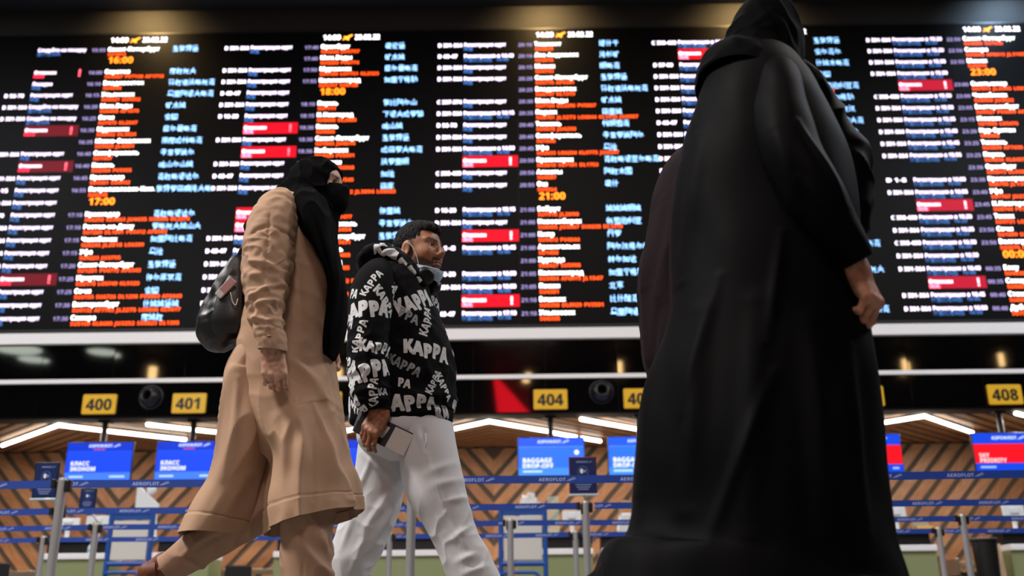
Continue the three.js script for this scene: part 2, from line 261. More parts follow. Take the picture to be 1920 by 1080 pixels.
// time, city, number of flight codes, Chinese name; a lone hour is the orange heading
const CITIES = [
  '',
  '15:55,Санкт-Петербург,1,圣彼得堡|16:00|16:00,Саратов,3,萨拉托夫|16:10,Владивосток,1,符拉迪沃斯托克|16:15,Ульяновск,2,乌里阿诺夫斯克|16:20,Мин.Воды,2,矿水城|16:25,Сочи,2,索契|16:30,Мурманск,2,摩尔曼斯克|16:35,Южно-Сахалинск,2,南萨哈林斯克|16:40,Симферополь,1,辛菲罗波尔|16:40,Казань,2,喀山尔山城|16:45,Краснодар,2,克拉斯诺达尔|16:55,Петропавловск-Кам.,1,彼得罗巴甫洛夫斯|17:00|17:10,Краснодар,5,克拉斯诺达尔|17:10,Ростов-на-Дону,4,罗斯托夫城山夫|17:15,Челябинск,3,加里阿比斯克|17:15,Уфа,2,乌法|17:20,Санкт-Петербург,3,圣彼得堡|17:25,Иркутск,3,伊尔库茨克|17:25,Сочи,5,索契|17:30,Екатеринбург,5,什卡捷堡城|17:30,Самара,5,萨马拉',
  '17:40,Оренбург,2,奥伦堡|17:40,Мин.Воды,2,矿水城|17:50,Мурманск,3,摩尔曼斯克|17:55,Калининград,2,加里宁格勒|18:00|18:10,Пермь,1,彼比阿尔山|18:15,Н.Новгород,2,下诺夫哈罗德|18:30,Казань,1,喀山城|18:30,Санкт-Петербург,2,圣彼得堡|18:30,Хабаровск,2,哈巴罗夫斯克|18:35,Тбилиси,2,沃罗里明|18:40,Сочи,2,加法|18:45,Баку,4,巴库|19:00|19:05,Ереван,2,伊里温|19:10,Симферополь,2,辛菲罗波尔|19:15,Санкт-Петербург,2,圣彼得堡|19:20,Астрахань,2,阿尔汉|19:25,Волгоград,2,伏尔加格勒|19:30,Уфа,3,乌法|19:40,Томск,2,托木斯克|19:45,Анапа,2,阿巴|20:00',
  '20:10,Ташкент,1,塔什干|20:10,Лос-Анджелес,1,洛杉矿|20:15,Минск,1,明斯克|20:20,Санкт-Петербург,2,圣彼得堡|20:25,Владивосток,2,符拉迪沃斯托克|20:30,Мин.Воды,3,矿水城|20:35,Париж,5,巴里城|20:40,Тюмень,2,秋明西克|20:40,Симферополь,1,辛菲罗波阿尔|20:45,Уфа,4,乌法|20:50,Красноярск,3,克拉斯诺亚尔斯克|20:50,Алматы,1,阿拉木图|20:55,Ош,1,奥什|21:00|21:00,Бейрут,2,贝鲁特明城|21:00,Новосибирск,4,新西伯利亚|21:00,Кипр,2,丹罗|21:00,Архангельск,1,阿尔汉格尔斯克|21:00,Хургада,2,赫尔加达|21:05,Калининград,3,加里宁格勒|21:05,Пекин,1,北京|21:10,Бишкек,3,比什凯克|21:10,Ульяновск,1,乌里阿诺夫斯克',
  '21:15,Санкт-Петербург,2,圣彼得堡|21:20,Сургут,2,索尔克尔|21:20,Нижнекамск,2,什卡木斯克|21:25,Сочи,3,索契|21:30,Екатеринбург,4,新西伯利亚克|21:30,Волгоград,4,伏尔加格勒|21:35,Астрахань,2,阿斯托拉汉|21:40,Петрозаводск,2,彼得罗索夫克|21:45,Краснодар,2,克拉斯诺达|21:50,Ставрополь,2,斯塔罗波尔|21:55,Казань,2,喀山|22:00|22:05,Омск,2,奥木|22:10,Баку,2,巴库|22:15,Уфа,2,乌法|22:20,Пермь,2,彼尔|22:25,Самара,2,萨马拉|22:30,Хабаровск,2,哈巴罗夫斯克|22:35,Чита,2,赤法|22:40,Благовещенск,2,布拉戈斯托夫|22:40,Сочи,2,索契|22:45,Орск,2,奥斯|22:45,Владивосток,2,符拉迪沃斯克',
  '22:50,Санкт-Петербург,2,圣彼得堡|22:50,Самара,4,萨马拉|22:55,Минск,1,明斯克|23:00|23:00,Сыктывкар,3,萨|23:00,Челябинск,2,加|23:05,Екатеринбург,3,伊|23:15,Ижевск,2,伊|23:20,Нур-Султан,1,新|23:25,Тюмень,3,秋明|23:25,Пермь,2,彼|23:30,Оренбург,2,奥|23:30,Красноярск,2,克|23:40,Уфа,2,乌法|23:45,Н.Новгород,2,下|23:45,Томск,2,托|23:50,Сочи,2,索契|23:50,Волгоград,2,伏|00:00|00:35,Баку,1,巴库|00:35,Самарканд,1,萨|00:40,Стамбул,2,斯|00:40,Дубай,2,迪',
];
const BW = 3.6907, BX0 = -7.0461 - 0.30, BTOP = 9.93, BBOT = 4.51, ROW0 = 9.60, ROWS = 22, PITCH = (9.5991 - 4.7424) / ROWS;
const board = thing('departure_board', 'giant black LED departure board listing flights in white, orange and blue', 'display board', [0, BBOT, -15.05]);
part('casing', rbox(-13, 13, 0, BTOP - BBOT, 0, 0.10, 0.01), std({ color: 0x0b0b0c, roughness: 0.5 }), board);
const ALPHA = 'SU,AF,KL,DL,JL,JU,PV,LO'.split(',');
for (let k = 0; k < 6; k++) {
  const W = 1000, H = Math.round(W * (BTOP - BBOT - 0.08) / BW), U = W / BW;
  const bright = k === 0 || k === 4 ? 0.8 : 1;  // some panels dimmed: LED viewing-angle falloff put into the emission
  const tex = canvas(W, H, (g) => {
    g.fillStyle = '#000'; g.fillRect(0, 0, W, H);
    const yOf = (Y) => (BTOP - 0.04 - Y) * U, X = 0.30 * U;
    const put = (s, x, y, size, color, width) => { g.fillStyle = color; g.font = `bold ${size}px sans-serif`; g.textBaseline = 'middle'; g.save(); g.translate(x, y); if (width) { const m = g.measureText(s).width; g.scale(width / m, 1); } g.fillText(s, 0, 0); g.restore(); };
    const fs = 31;
    // heading: time, aeroplane, date
    const hy = yOf(ROW0) - 0.80 * PITCH * U;
    put('14:09', X + 8, hy, 36, '#fff6ff', 84);
    put('20.02.22', X + 158, hy, 36, '#fff6ff', 118);
    g.fillStyle = '#ff9226'; g.beginPath(); for (const [x, y] of [[98, 10], [103, 14], [116, 8], [126, 15], [132, 14], [130, 2], [148, -10], [146, -15], [138, -13], [121, -4], [108, -6], [104, -4], [113, 2], [104, 8]]) g.lineTo(X + x, hy + y); g.fill();
    (CITIES[k] ? CITIES[k].split('|') : []).forEach((row, i) => {
      const y = yOf(ROW0 - i * PITCH), [time, city, n, cn] = row.split(',');
      if (!city) { put(time, X + 8, y, 46, '#ff7a18', 118); return; }
      put(time, X - 76, y + 5, 25, '#6a5f88', 66);
      g.font = `bold ${fs}px sans-serif`; put(city, X, y, fs, '#ffffff', g.measureText(city).width * 0.93);
      let cx = X + 2; for (let j = 0; j < +n; j++) { const code = ALPHA[(j * 3 + i + k) % 8].replace(j ? 'SU' : 'SU', 'SU') + (1000 + ((i * 977 + j * 3571 + k * 613) % 8999)); put(j ? code : 'SU' + code.slice(2), cx, y + 0.47 * PITCH * U, 24, '#ee4610', 86); cx += 95; }
      g.fillStyle = '#86b8f0'; glyphs(g, cn, X + 305, y, 31);
    });
    STATUS[k].split('|').forEach((row, i) => {
      const y = yOf(ROW0 - i * PITCH) + 3, gate = GATE[row[0]], st = row[1], SX = X + 672, h = PITCH * U;
      if (gate) put(gate, X + 550, y, 26, '#f6e6ff', gate.length > 7 ? 114 : 92);
      if (st === 'X') {
        if (!(k === 0 && i === 2)) { g.fillStyle = k === 0 ? '#42080f' : k === 4 ? '#720a1a' : '#8e0410'; g.fillRect(SX - 2, y - 0.42 * h, 248, 0.92 * h); }  // cancelled bars darker on some panels, viewing-angle falloff painted into the red
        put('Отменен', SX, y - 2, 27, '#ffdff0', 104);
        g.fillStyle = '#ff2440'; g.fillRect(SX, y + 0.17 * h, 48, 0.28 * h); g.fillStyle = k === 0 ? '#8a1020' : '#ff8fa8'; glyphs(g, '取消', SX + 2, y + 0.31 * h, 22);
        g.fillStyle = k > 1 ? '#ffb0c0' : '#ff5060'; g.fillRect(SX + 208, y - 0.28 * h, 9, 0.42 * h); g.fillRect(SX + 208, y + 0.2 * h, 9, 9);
      } else if (st) {
        const at = row.slice(2);
        put(st === 'F' ? 'Следуйте на посадку' : st === 'B' ? 'Посадка' : at ? 'Регистрация в ' + at : 'Регистрация идет', SX, y - 2, 27, '#f2dcff', st === 'F' ? 228 : st === 'B' ? 94 : at ? 232 : 196);
        g.fillStyle = '#2c5590'; glyphs(g, st === 'F' ? '里什法加口' : at ? '什里比法加图' : '登里', SX, y + 0.31 * h, 22); if (at) put(at, SX + 150, y + 0.31 * h, 24, '#2c5590', 58);
      }
    });
  });
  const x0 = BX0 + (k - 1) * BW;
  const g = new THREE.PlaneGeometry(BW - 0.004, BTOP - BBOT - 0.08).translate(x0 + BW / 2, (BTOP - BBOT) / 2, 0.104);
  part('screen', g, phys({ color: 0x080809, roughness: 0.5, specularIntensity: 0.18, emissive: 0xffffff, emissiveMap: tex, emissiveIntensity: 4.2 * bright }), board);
  const L = new THREE.RectAreaLight(0xd8c8ff, 0.12, BW, BTOP - BBOT); L.position.set(x0 + BW / 2, (BTOP + BBOT) / 2, -14.9); L.lookAt(x0 + BW / 2, (BTOP + BBOT) / 2, 0); L.castShadow = true; scene.add(L);
}
// ------------------------------------------------------------------ desk numbers, screens
const DESKS = { 400: -6.425, 401: -5.047, 402: -2.97, 404: 0.485, 405: 1.862, 407: 5.31, 408: 7.412 };
const plateShape = (() => { const w = 0.255, h = 0.15, r = 0.022, s = new THREE.Shape(); s.moveTo(-w + r, -h); s.lineTo(w - r, -h); s.quadraticCurveTo(w, -h, w, -h + r); s.lineTo(w, h - r); s.quadraticCurveTo(w, h, w - r, h); s.lineTo(-w + r, h); s.quadraticCurveTo(-w, h, -w, h - r); s.lineTo(-w, -h + r); s.quadraticCurveTo(-w, -h, -w + r, -h); return s; })();
const plateGeo = new THREE.ExtrudeGeometry(plateShape, { depth: 0.025, bevelSize: 0.004, bevelThickness: 0.004, bevelSegments: 2 });
const logo = (g, x, y, s, c, text) => { g.fillStyle = c; g.font = `bold ${s}px sans-serif`; g.textBaseline = 'middle'; g.fillText(text, x, y); const w = g.measureText(text).width; g.strokeStyle = c; g.lineWidth = s * 0.12; g.beginPath(); g.moveTo(x + w + s * 0.2, y + s * 0.35); g.quadraticCurveTo(x + w + s * 0.9, y - s * 0.1, x + w + s * 1.7, y - s * 0.45); g.moveTo(x + w + s * 0.6, y + s * 0.3); g.quadraticCurveTo(x + w + s * 1.2, y, x + w + s * 1.9, y - s * 0.2); g.stroke(); };
const screenTex = {
  eco: canvas(512, 296, (g) => { g.fillStyle = '#1743d8'; g.fillRect(0, 0, 512, 296); g.fillStyle = '#0d33bd'; g.fillRect(0, 0, 512, 68); logo(g, 165, 26, 34, '#dfe8ff', 'АЭРОФЛОТ'); g.fillStyle = '#d05070'; g.fillRect(205, 50, 90, 8); g.fillStyle = '#2456ee'; g.fillRect(0, 68, 512, 4); g.fillStyle = '#ffffff'; g.font = 'bold 46px sans-serif'; g.fillText('КЛАСС', 36, 165); g.fillText('ЭКОНОМ', 36, 208); g.fillStyle = '#3f74f5'; g.fillRect(0, 236, 512, 60); g.fillStyle = '#b8d0ff'; g.font = 'bold 22px sans-serif'; g.fillRect(36, 262, 110, 14); g.fillRect(350, 262, 120, 14); }),
  drop: canvas(512, 296, (g) => { g.fillStyle = '#2a6cf2'; g.fillRect(0, 0, 512, 296); g.fillStyle = '#1f55e2'; g.fillRect(0, 0, 512, 68); logo(g, 150, 30, 34, '#dfe8ff', 'АЭРОФЛОТ'); g.fillStyle = '#5a90ff'; g.fillRect(0, 68, 512, 5); g.fillStyle = '#ffffff'; g.font = 'bold 50px sans-serif'; g.fillText('BAGGAGE', 30, 178); g.fillText('DROP-OFF', 30, 222); g.beginPath(); g.arc(455, 116, 18, 0, 7); g.fill(); g.fillStyle = '#3f86f8'; g.fillRect(0, 236, 512, 60); g.fillStyle = '#b8d8ff'; g.font = 'bold 24px sans-serif'; g.fillRect(34, 256, 150, 15); g.fillRect(420, 256, 60, 15); }),
  sky: canvas(512, 296, (g) => { g.fillStyle = '#1240cc'; g.fillRect(0, 0, 512, 296); g.fillStyle = '#e3101e'; g.fillRect(0, 84, 512, 150); logo(g, 150, 38, 36, '#dfe8ff', 'АЭРОФЛОТ'); g.fillStyle = '#ffd8dc'; g.font = 'bold 46px sans-serif'; g.fillText('SKY', 34, 174); g.fillText('PRIORITY', 34, 214); g.fillStyle = '#8fb4ff'; g.font = 'bold 24px sans-serif'; g.fillRect(34, 258, 120, 15); g.fillRect(430, 258, 50, 15); }),
};
for (const [num, x] of Object.entries(DESKS)) {
  const tex = canvas(256, 150, (g) => { g.fillStyle = '#f1bc22'; g.fillRect(0, 0, 256, 150); g.fillStyle = '#15140f'; g.font = 'bold 128px sans-serif'; g.textAlign = 'center'; g.textBaseline = 'middle'; g.lineWidth = 4; g.strokeStyle = '#15140f'; g.fillText(num, 128, 79); g.strokeText(num, 128, 79); });
  const pl = thing('desk_number_sign', `yellow sign plate reading ${NUMBER[num]} on the black fascia`, 'sign', [x, 3.21, -14.985]);
  part('plate', plateGeo.clone().translate(0, 0.145, 0), M.yellow, pl);
  part('number_print', new THREE.PlaneGeometry(0.48, 0.28).translate(0, 0.145, 0.0305), std({ map: tex, roughness: 0.4 }), pl);
  const kind = +num < 404 ? 'eco' : +num < 407 ? 'drop' : 'sky';
  const tv = thing('screen_display', `${kind === 'eco' ? 'blue economy class' : kind === 'drop' ? 'bright blue baggage drop-off' : 'red and blue priority'} screen hanging under sign ${NUMBER[num]}`, 'screen', [x, 2.22, -15.2]);
  part('casing', rbox(-0.515, 0.515, 0, 0.60, -0.05, 0, 0.012), M.black, tv);
  part('lit_screen', new THREE.PlaneGeometry(1.0, 0.572).translate(0, 0.30, 0.003), std({ color: 0x050508, roughness: 0.25, emissive: 0xffffff, emissiveMap: screenTex[kind], emissiveIntensity: 1.25 }), tv);
  part('hanger', [rod(V3(0, 0.3, -0.07), V3(0, 0.96, -0.07), 0.045, 14), rbox(-0.13, 0.13, 0.16, 0.44, -0.08, -0.045, 0.01), rbox(-0.09, 0.09, 0.9, 0.96, -0.14, 0, 0.01)], M.blackMetal, tv);
  const L = new THREE.RectAreaLight(kind === 'sky' ? 0xff4058 : 0x3a66ff, 0.5, 1, 0.57); L.position.set(x, 2.52, -15.18); L.lookAt(x, 2.52, 0); L.castShadow = true; scene.add(L);
}
// round jet nozzles in the fascia
for (const [px, py] of [[283, 745], [1128, 735]]) {
  const p = atz(px, py, 14.98);
  const t = thing('air_nozzle', `round black swivelling air nozzle ${px < 500 ? 'between signs four hundred and four hundred and one' : 'between signs four hundred and four and four hundred and five'}`, 'air nozzle', [p.x, p.y - 0.19, -14.99]);
  part('ring', new THREE.TorusGeometry(0.175, 0.022, 10, 36).translate(0, 0.19, 0), M.blackMetal, t);
  const prof = [[0.068, 0.03], [0.07, 0.105], [0.085, 0.125], [0.105, 0.122], [0.13, 0.095], [0.152, 0.05], [0.16, 0]].map((q) => new THREE.Vector2(q[0], q[1]));
  const ball = part('ball', new THREE.LatheGeometry(prof, 32).rotateX(Math.PI / 2), std({ color: 0x17181a, roughness: 0.32 }), t); ball.position.y = 0.19; ball.rotation.set(-0.16, px < 500 ? -0.28 : 0.03, 0);
}

// ------------------------------------------------------------------ check-in counters
const COUNTERS = [[75, 197, 400], [286, 392, 401], [513, 640, 402], [690, 837, 403], [968, 1112, 404], [1130, 1290, 405], [1600, 1758, 407], [1897, 2060, 408]];
for (const [a, b, num] of COUNTERS) {
  const x0 = atz(a, 1040, 14.55).x, x1 = atz(b, 1040, 14.55).x, w = x1 - x0;
  const c = thing('check_in_counter', `olive green check-in counter with white ledge, below sign ${NUMBER[num]}`, 'counter', [(x0 + x1) / 2, 0, -14.9]);
  part('front_panel', rbox(-w / 2, w / 2, 0.06, 1.03, -0.30, 0.33, 0.008), M.olive, c);
  part('plinth', box(-w / 2 + 0.03, w / 2 - 0.03, 0, 0.06, -0.28, 0.28), M.black, c);
  part('ledge', rbox(-w / 2 - 0.005, w / 2 + 0.005, 1.03, 1.115, -0.30, 0.37, 0.012), M.white, c);
  part('upstand', rbox(-w / 2 + 0.0, w / 2 - 0.0, 1.115, 1.30, -0.12, 0.16, 0.006), M.black, c);
  part('top_shelf', rbox(-w / 2 - 0.03, w / 2 + 0.03, 1.30, 1.335, -0.30, 0.24, 0.008), M.black, c);
}
// conveyors standing between the counter pairs, behind the counters
for (const [a, b, lab] of [[400, 512, 'between signs four hundred and one and four hundred and two'], [838, 966, 'between signs four hundred and three and four hundred and four'], [1766, 1890, 'between signs four hundred and seven and four hundred and eight'], [-40, 70, 'beside the counter of sign four hundred']]) {
  const x0 = atz(a, 1045, 16.1).x, x1 = atz(b, 1045, 16.1).x, w = x1 - x0;
  const c = thing('baggage_conveyor', `steel baggage conveyor ${lab}`, 'conveyor', [(x0 + x1) / 2, 0, -16.1]);
  part('frame', [rbox(-w / 2, w / 2, 0.12, 0.74, -0.5, 0.5, 0.01), box(-w / 2 + 0.05, w / 2 - 0.05, 0, 0.12, -0.4, 0.4)], std({ color: 0x4a3d33, roughness: 0.22, metalness: 0.5 }), c);
  part('side_rail', [rbox(-w / 2, w / 2, 0.90, 0.99, -0.5, -0.42, 0.01), rbox(-w / 2, -w / 2 + 0.05, 0.74, 0.99, -0.5, 0.5, 0.01)], std({ color: 0x9b8b78, roughness: 0.25, metalness: 0.6 }), c);
  part('belt', rbox(-w / 2 + 0.06, w / 2, 0.74, 0.80, -0.42, 0.5, 0.02), M.black, c);
  for (const s of [-0.32, 0.18]) part('roller_cap', new THREE.CylinderGeometry(0.05, 0.05, 0.03, 16).rotateX(Math.PI / 2).translate(s * w, 0.62, 0.51), M.white, c);
}
// ------------------------------------------------------------------ things on the counters
function monitor(px, py, w, h, d, label, turn = 0, tilt = -0.12, mat = M.plastic) { // back of a white desk monitor; px, py its middle
  const p = atz(px, py, d), base = 1.337;
  const t = thing('desk_monitor', label, 'monitor', [p.x, base, -d], turn);
  const sc = part('shell', [rbox(-w / 2, w / 2, -h / 2, h / 2, -0.02, 0.012, 0.01), rbox(-w / 5, w / 5, -h / 4, h / 4, 0.012, 0.035, 0.01)], mat, t); sc.position.y = p.y - base; sc.rotation.x = tilt;
  part('stand', [rbox(-0.03, 0.03, 0, Math.max(0.05, p.y - base), -0.03, 0.0, 0.006), rbox(-0.11, 0.11, 0, 0.015, -0.09, 0.08, 0.006)], mat, t);
}
monitor(128, 979, 0.32, 0.12, 14.95, 'low white monitor turned aside on the counter of sign four hundred', 0.2);
monitor(184, 976, 0.36, 0.14, 14.95, 'wide white monitor at the edge of the counter of sign four hundred', -0.1);
monitor(1072, 968, 0.28, 0.16, 14.95, 'small white monitor on the counter of sign four hundred and four');
monitor(1679, 960, 0.30, 0.20, 14.95, 'white monitor on the counter of sign four hundred and seven');
monitor(1900, 958, 0.34, 0.17, 14.95, 'low white monitor on the counter of sign four hundred and eight', 0.1, -0.1);
{ // tilted white display on an arm at 401
  const a = atz(274, 940, 14.95), t = thing('angled_display', 'white tilted display on a pale arm at the counter of sign four hundred and one', 'monitor', [a.x, 1.337, -14.95]);
  const sh = new THREE.Shape([[-0.13, -0.14], [0.2, -0.16], [0.19, -0.05], [-0.1, 0.2], [-0.13, 0.2]].map((q) => new THREE.Vector2(...q)));
  part('shell', new THREE.ExtrudeGeometry(sh, { depth: 0.04, bevelSize: 0.01, bevelThickness: 0.01, bevelSegments: 2 }).translate(0, a.y - 1.337, 0), M.plastic, t);
  part('hinge_cap', new THREE.SphereGeometry(0.075, 20, 14).scale(1, 1, 0.5).translate(0.06, a.y - 1.337 + 0.17, -0.02), M.plastic, t);
  part('arm', [rod(V3(0.17, 0.01, -0.02), V3(0.14, a.y - 1.337 - 0.1, 0.01), 0.035), rbox(0.08, 0.26, 0, 0.02, -0.1, 0.08, 0.008)], M.plastic, t);
}
{ // clutter at 404: crumpled plastic wrap, clear screen
  const a = atz(993, 940, 14.95), t = thing('crumpled_bag', 'crumpled white plastic bag on the counter of sign four hundred and four', 'plastic bag', [a.x, 1.337, -14.95]);
  const g = new THREE.SphereGeometry(0.15, 28, 20); const P = g.attributes.position;
  for (let i = 0; i < P.count; i++) { const x = P.getX(i), y = P.getY(i), z = P.getZ(i), n = 1 + 0.18 * noise3(x * 14, y * 14, z * 14); P.setXYZ(i, x * n, (y + 0.15) * 1.9 * n, z * n * 0.7); }
  g.computeVertexNormals(); part('film', g, std({ color: 0xd9dad6, roughness: 0.35 }), t);
  const b = atz(1037, 945, 14.8), s = thing('clear_shield', 'clear acrylic shield on the counter of sign four hundred and four', 'shield', [b.x, 1.337, -14.8]);
  part('pane', rbox(-0.085, 0.085, 0.012, 0.54, -0.003, 0.003, 0.002), phys({ color: 0xf4fbf0, roughness: 0.12, transmission: 0.75, thickness: 0 }), s);
  part('foot', rbox(-0.09, 0.09, 0, 0.014, -0.06, 0.06, 0.004), M.plastic, s);
  const c = atz(1176, 945, 14.95), u = thing('folded_bag', 'white carrier bag with tan handle on the counter of sign four hundred and five', 'bag', [c.x, 1.337, -14.95]);
  const bg = new RoundedBoxGeometry(0.34, 0.3, 0.14, 6, 0.05); const Q = bg.attributes.position; for (let i = 0; i < Q.count; i++) { const x = Q.getX(i), y = Q.getY(i), z = Q.getZ(i); Q.setXYZ(i, x * (1 - 0.3 * (y / 0.3 + 0.5)) + 0.012 * noise3(x * 12, y * 12, z * 12), y + 0.15, z + 0.012 * noise3(x * 12 + 5, y * 12, z * 12)); } bg.computeVertexNormals();
  part('bag_body', bg, std({ color: 0xe4e8ea, roughness: 0.6 }), u);
  part('handle', tube([V3(-0.11, 0.27, 0.02), V3(-0.1, 0.42, 0.03), V3(-0.02, 0.46, 0.03), V3(0.1, 0.36, 0.03), V3(0.14, 0.25, 0.02)], 0.022, 30, 8), std({ color: 0xb79a78, roughness: 0.7 }), u);
}
{ // sanitiser bottle, small boxes
  const a = atz(172, 1022, 14.62), t = thing('sanitiser_bottle', 'small white sanitiser bottle with pale blue label on a counter ledge', 'bottle', [a.x, 1.116, -14.62]);
  part('body', new THREE.LatheGeometry([[0, 0], [0.045, 0], [0.048, 0.02], [0.048, 0.09], [0.03, 0.115], [0.018, 0.12], [0.018, 0.14], [0, 0.14]].map((q) => new THREE.Vector2(...q)), 20), M.plastic, t);
  part('label_band', new THREE.CylinderGeometry(0.0495, 0.0495, 0.045, 20, 1, true).translate(0, 0.04, 0), std({ color: 0x9cc4dc, roughness: 0.5 }), t);
  part('pump', [rod(V3(0, 0.14, 0), V3(0, 0.165, 0), 0.007), rbox(-0.035, 0.012, 0.158, 0.172, -0.01, 0.01, 0.004)], M.plastic, t);
  const b = atz(1170, 1012, 14.62), s = thing('tissue_box', 'small white box with blue cross stripes below sign four hundred and five', 'box', [b.x, 1.116, -14.62]);
  part('carton', rbox(-0.048, 0.048, 0, 0.095, -0.04, 0.04, 0.004), M.plastic, s);
  part('stripe', [box(-0.006, 0.006, 0.005, 0.09, 0.04, 0.0415), box(-0.043, 0.043, 0.042, 0.052, 0.04, 0.0415)], std({ color: 0x7f9fd0 }), s);
  const c = atz(1728, 966, 14.95), u = thing('yellow_tray', 'small yellow tray on the counter of sign four hundred and seven', 'tray', [c.x, 1.337, -14.95]);
  part('tray', [rbox(-0.12, 0.12, 0, 0.06, -0.08, 0.08, 0.01)], M.yellow, u);
  part('paper', [rbox(-0.14, 0.08, 0.061, 0.14, -0.05, 0.03, 0.006)], std({ color: 0xb9ab94, roughness: 0.8 }), u);
}
{ // bin and beige board by 408
  const a = atz(1847, 1030, 14.35), t = thing('waste_bin', 'tapered black waste bin by the counter of sign four hundred and eight', 'bin', [a.x, 0, -14.35]);
  part('bucket', new THREE.LatheGeometry([[0, 0.02], [0.12, 0.02], [0.17, 1.16], [0.155, 1.16], [0.11, 0.05], [0, 0.05]].map((q) => new THREE.Vector2(...q)), 24), M.black, t);
  part('rim', new THREE.TorusGeometry(0.168, 0.02, 8, 28).rotateX(Math.PI / 2).translate(0, 1.16, 0), M.black, t);
  part('foot', new THREE.CylinderGeometry(0.125, 0.13, 0.03, 24).translate(0, 0.015, 0), M.black, t);
  const b = atz(1869, 1045, 14.7), s = thing('cardboard_sheet', 'beige cardboard sheet leaning on the counter of sign four hundred and eight', 'cardboard', [b.x, 0, -14.62]);
  const q = part('sheet', rbox(-0.09, 0.09, 0, 1.13, -0.012, 0.012, 0.003), std({ color: 0xd3b294, roughness: 0.85 }), s); q.rotation.set(-0.06, 0, 0.02);
}
function officeChair(px, d, turn, label) {
  const p = atz(px, 1060, d), t = thing('office_chair', label, 'chair', [p.x, 0, -d], turn), f = std({ color: 0x17181b, roughness: 0.8 });
  part('seat', rbox(-0.24, 0.24, 0.46, 0.54, -0.24, 0.24, 0.035, 3), f, t);
  part('backrest', rbox(-0.19, 0.19, 0.62, 0.95, -0.27, -0.21, 0.03, 3), f, t);
  part('back_bar', tube([V3(0, 0.46, -0.2), V3(0, 0.55, -0.31), V3(0, 0.75, -0.28)], 0.022, 20, 8), M.blackMetal, t);
  for (const s of [-1, 1]) part('armrest', [tube([V3(s * 0.24, 0.48, 0), V3(s * 0.31, 0.55, 0), V3(s * 0.31, 0.70, 0)], 0.016, 16, 8), rbox(s * 0.31 - 0.035, s * 0.31 + 0.035, 0.69, 0.72, -0.14, 0.14, 0.012)], M.steel, t);
  part('column', rod(V3(0, 0.1, 0), V3(0, 0.47, 0), 0.028), M.blackMetal, t);
  for (let k = 0; k < 5; k++) { const a = k * Math.PI * 0.4; const l = part('leg', rod(V3(0, 0.11, 0), V3(Math.cos(a) * 0.29, 0.075, Math.sin(a) * 0.29), 0.02), M.blackMetal, t); part('castor', new THREE.SphereGeometry(0.032, 12, 8).translate(Math.cos(a) * 0.29, 0.033, Math.sin(a) * 0.29), M.black, l); }
}
officeChair(8, 13.6, 0.9, 'black office chair beside the counter of sign four hundred');
officeChair(452, 14.72, 0.4, 'black office chair between signs four hundred and one and four hundred and two');

// ------------------------------------------------------------------ bag sizers
for (const [a, b, top, lab] of [[206, 284, 960, 'blue tubular bag sizer with pale panels in front of sign four hundred'], [939, 1022, 951, 'blue tubular bag sizer with pale panels in front of sign four hundred and four']]) {
  const D = 11.6, p0 = atz(a, 1000, D), p1 = atz(b, 1000, D), H = atz((a + b) / 2, top, D).y, x = (p1.x - p0.x) / 2;
  const t = thing('bag_sizer', lab, 'bag sizer', [(p0.x + p1.x) / 2, 0, -D]);
  const yb = atz((a + b) / 2, 1057, D).y;
  for (const s of [-1, 1]) part('upright', rod(V3(s * x, 0.03, 0), V3(s * x, H, 0), 0.028, 14), M.frameBlue, t);
  part('top_bar', [rod(V3(-x, H, 0), V3(x, H, 0), 0.03, 14), rbox(-x, x, H - 0.09, H - 0.02, -0.012, 0.012, 0.004)], M.frameBlue, t);
  part('middle_bar', rod(V3(-x, yb, 0), V3(x, yb, 0), 0.028, 12), M.frameBlue, t);
  part('panel', rbox(-x + 0.035, x - 0.035, yb + 0.04, H - 0.10, -0.012, 0.012, 0.006), M.panelGrey, t);
  part('lower_loop', tube([V3(-x, yb - 0.12, 0.02), V3(-x + 0.06, yb - 0.1, 0.05), V3(x - 0.12, yb - 0.1, 0.05), V3(x - 0.05, yb - 0.2, 0.05), V3(x - 0.04, 0.12, 0.05)], 0.02, 50, 10, 0.2), M.frameBlue, t);
  part('low_bar', rod(V3(-x, yb - 0.3, 0), V3(x, yb - 0.3, 0), 0.024, 12), M.frameBlue, t);
  part('foot', [rod(V3(-x, 0.03, -0.3), V3(-x, 0.03, 0.3), 0.028), rod(V3(x, 0.03, -0.3), V3(x, 0.03, 0.3), 0.028)], M.frameBlue, t);
}

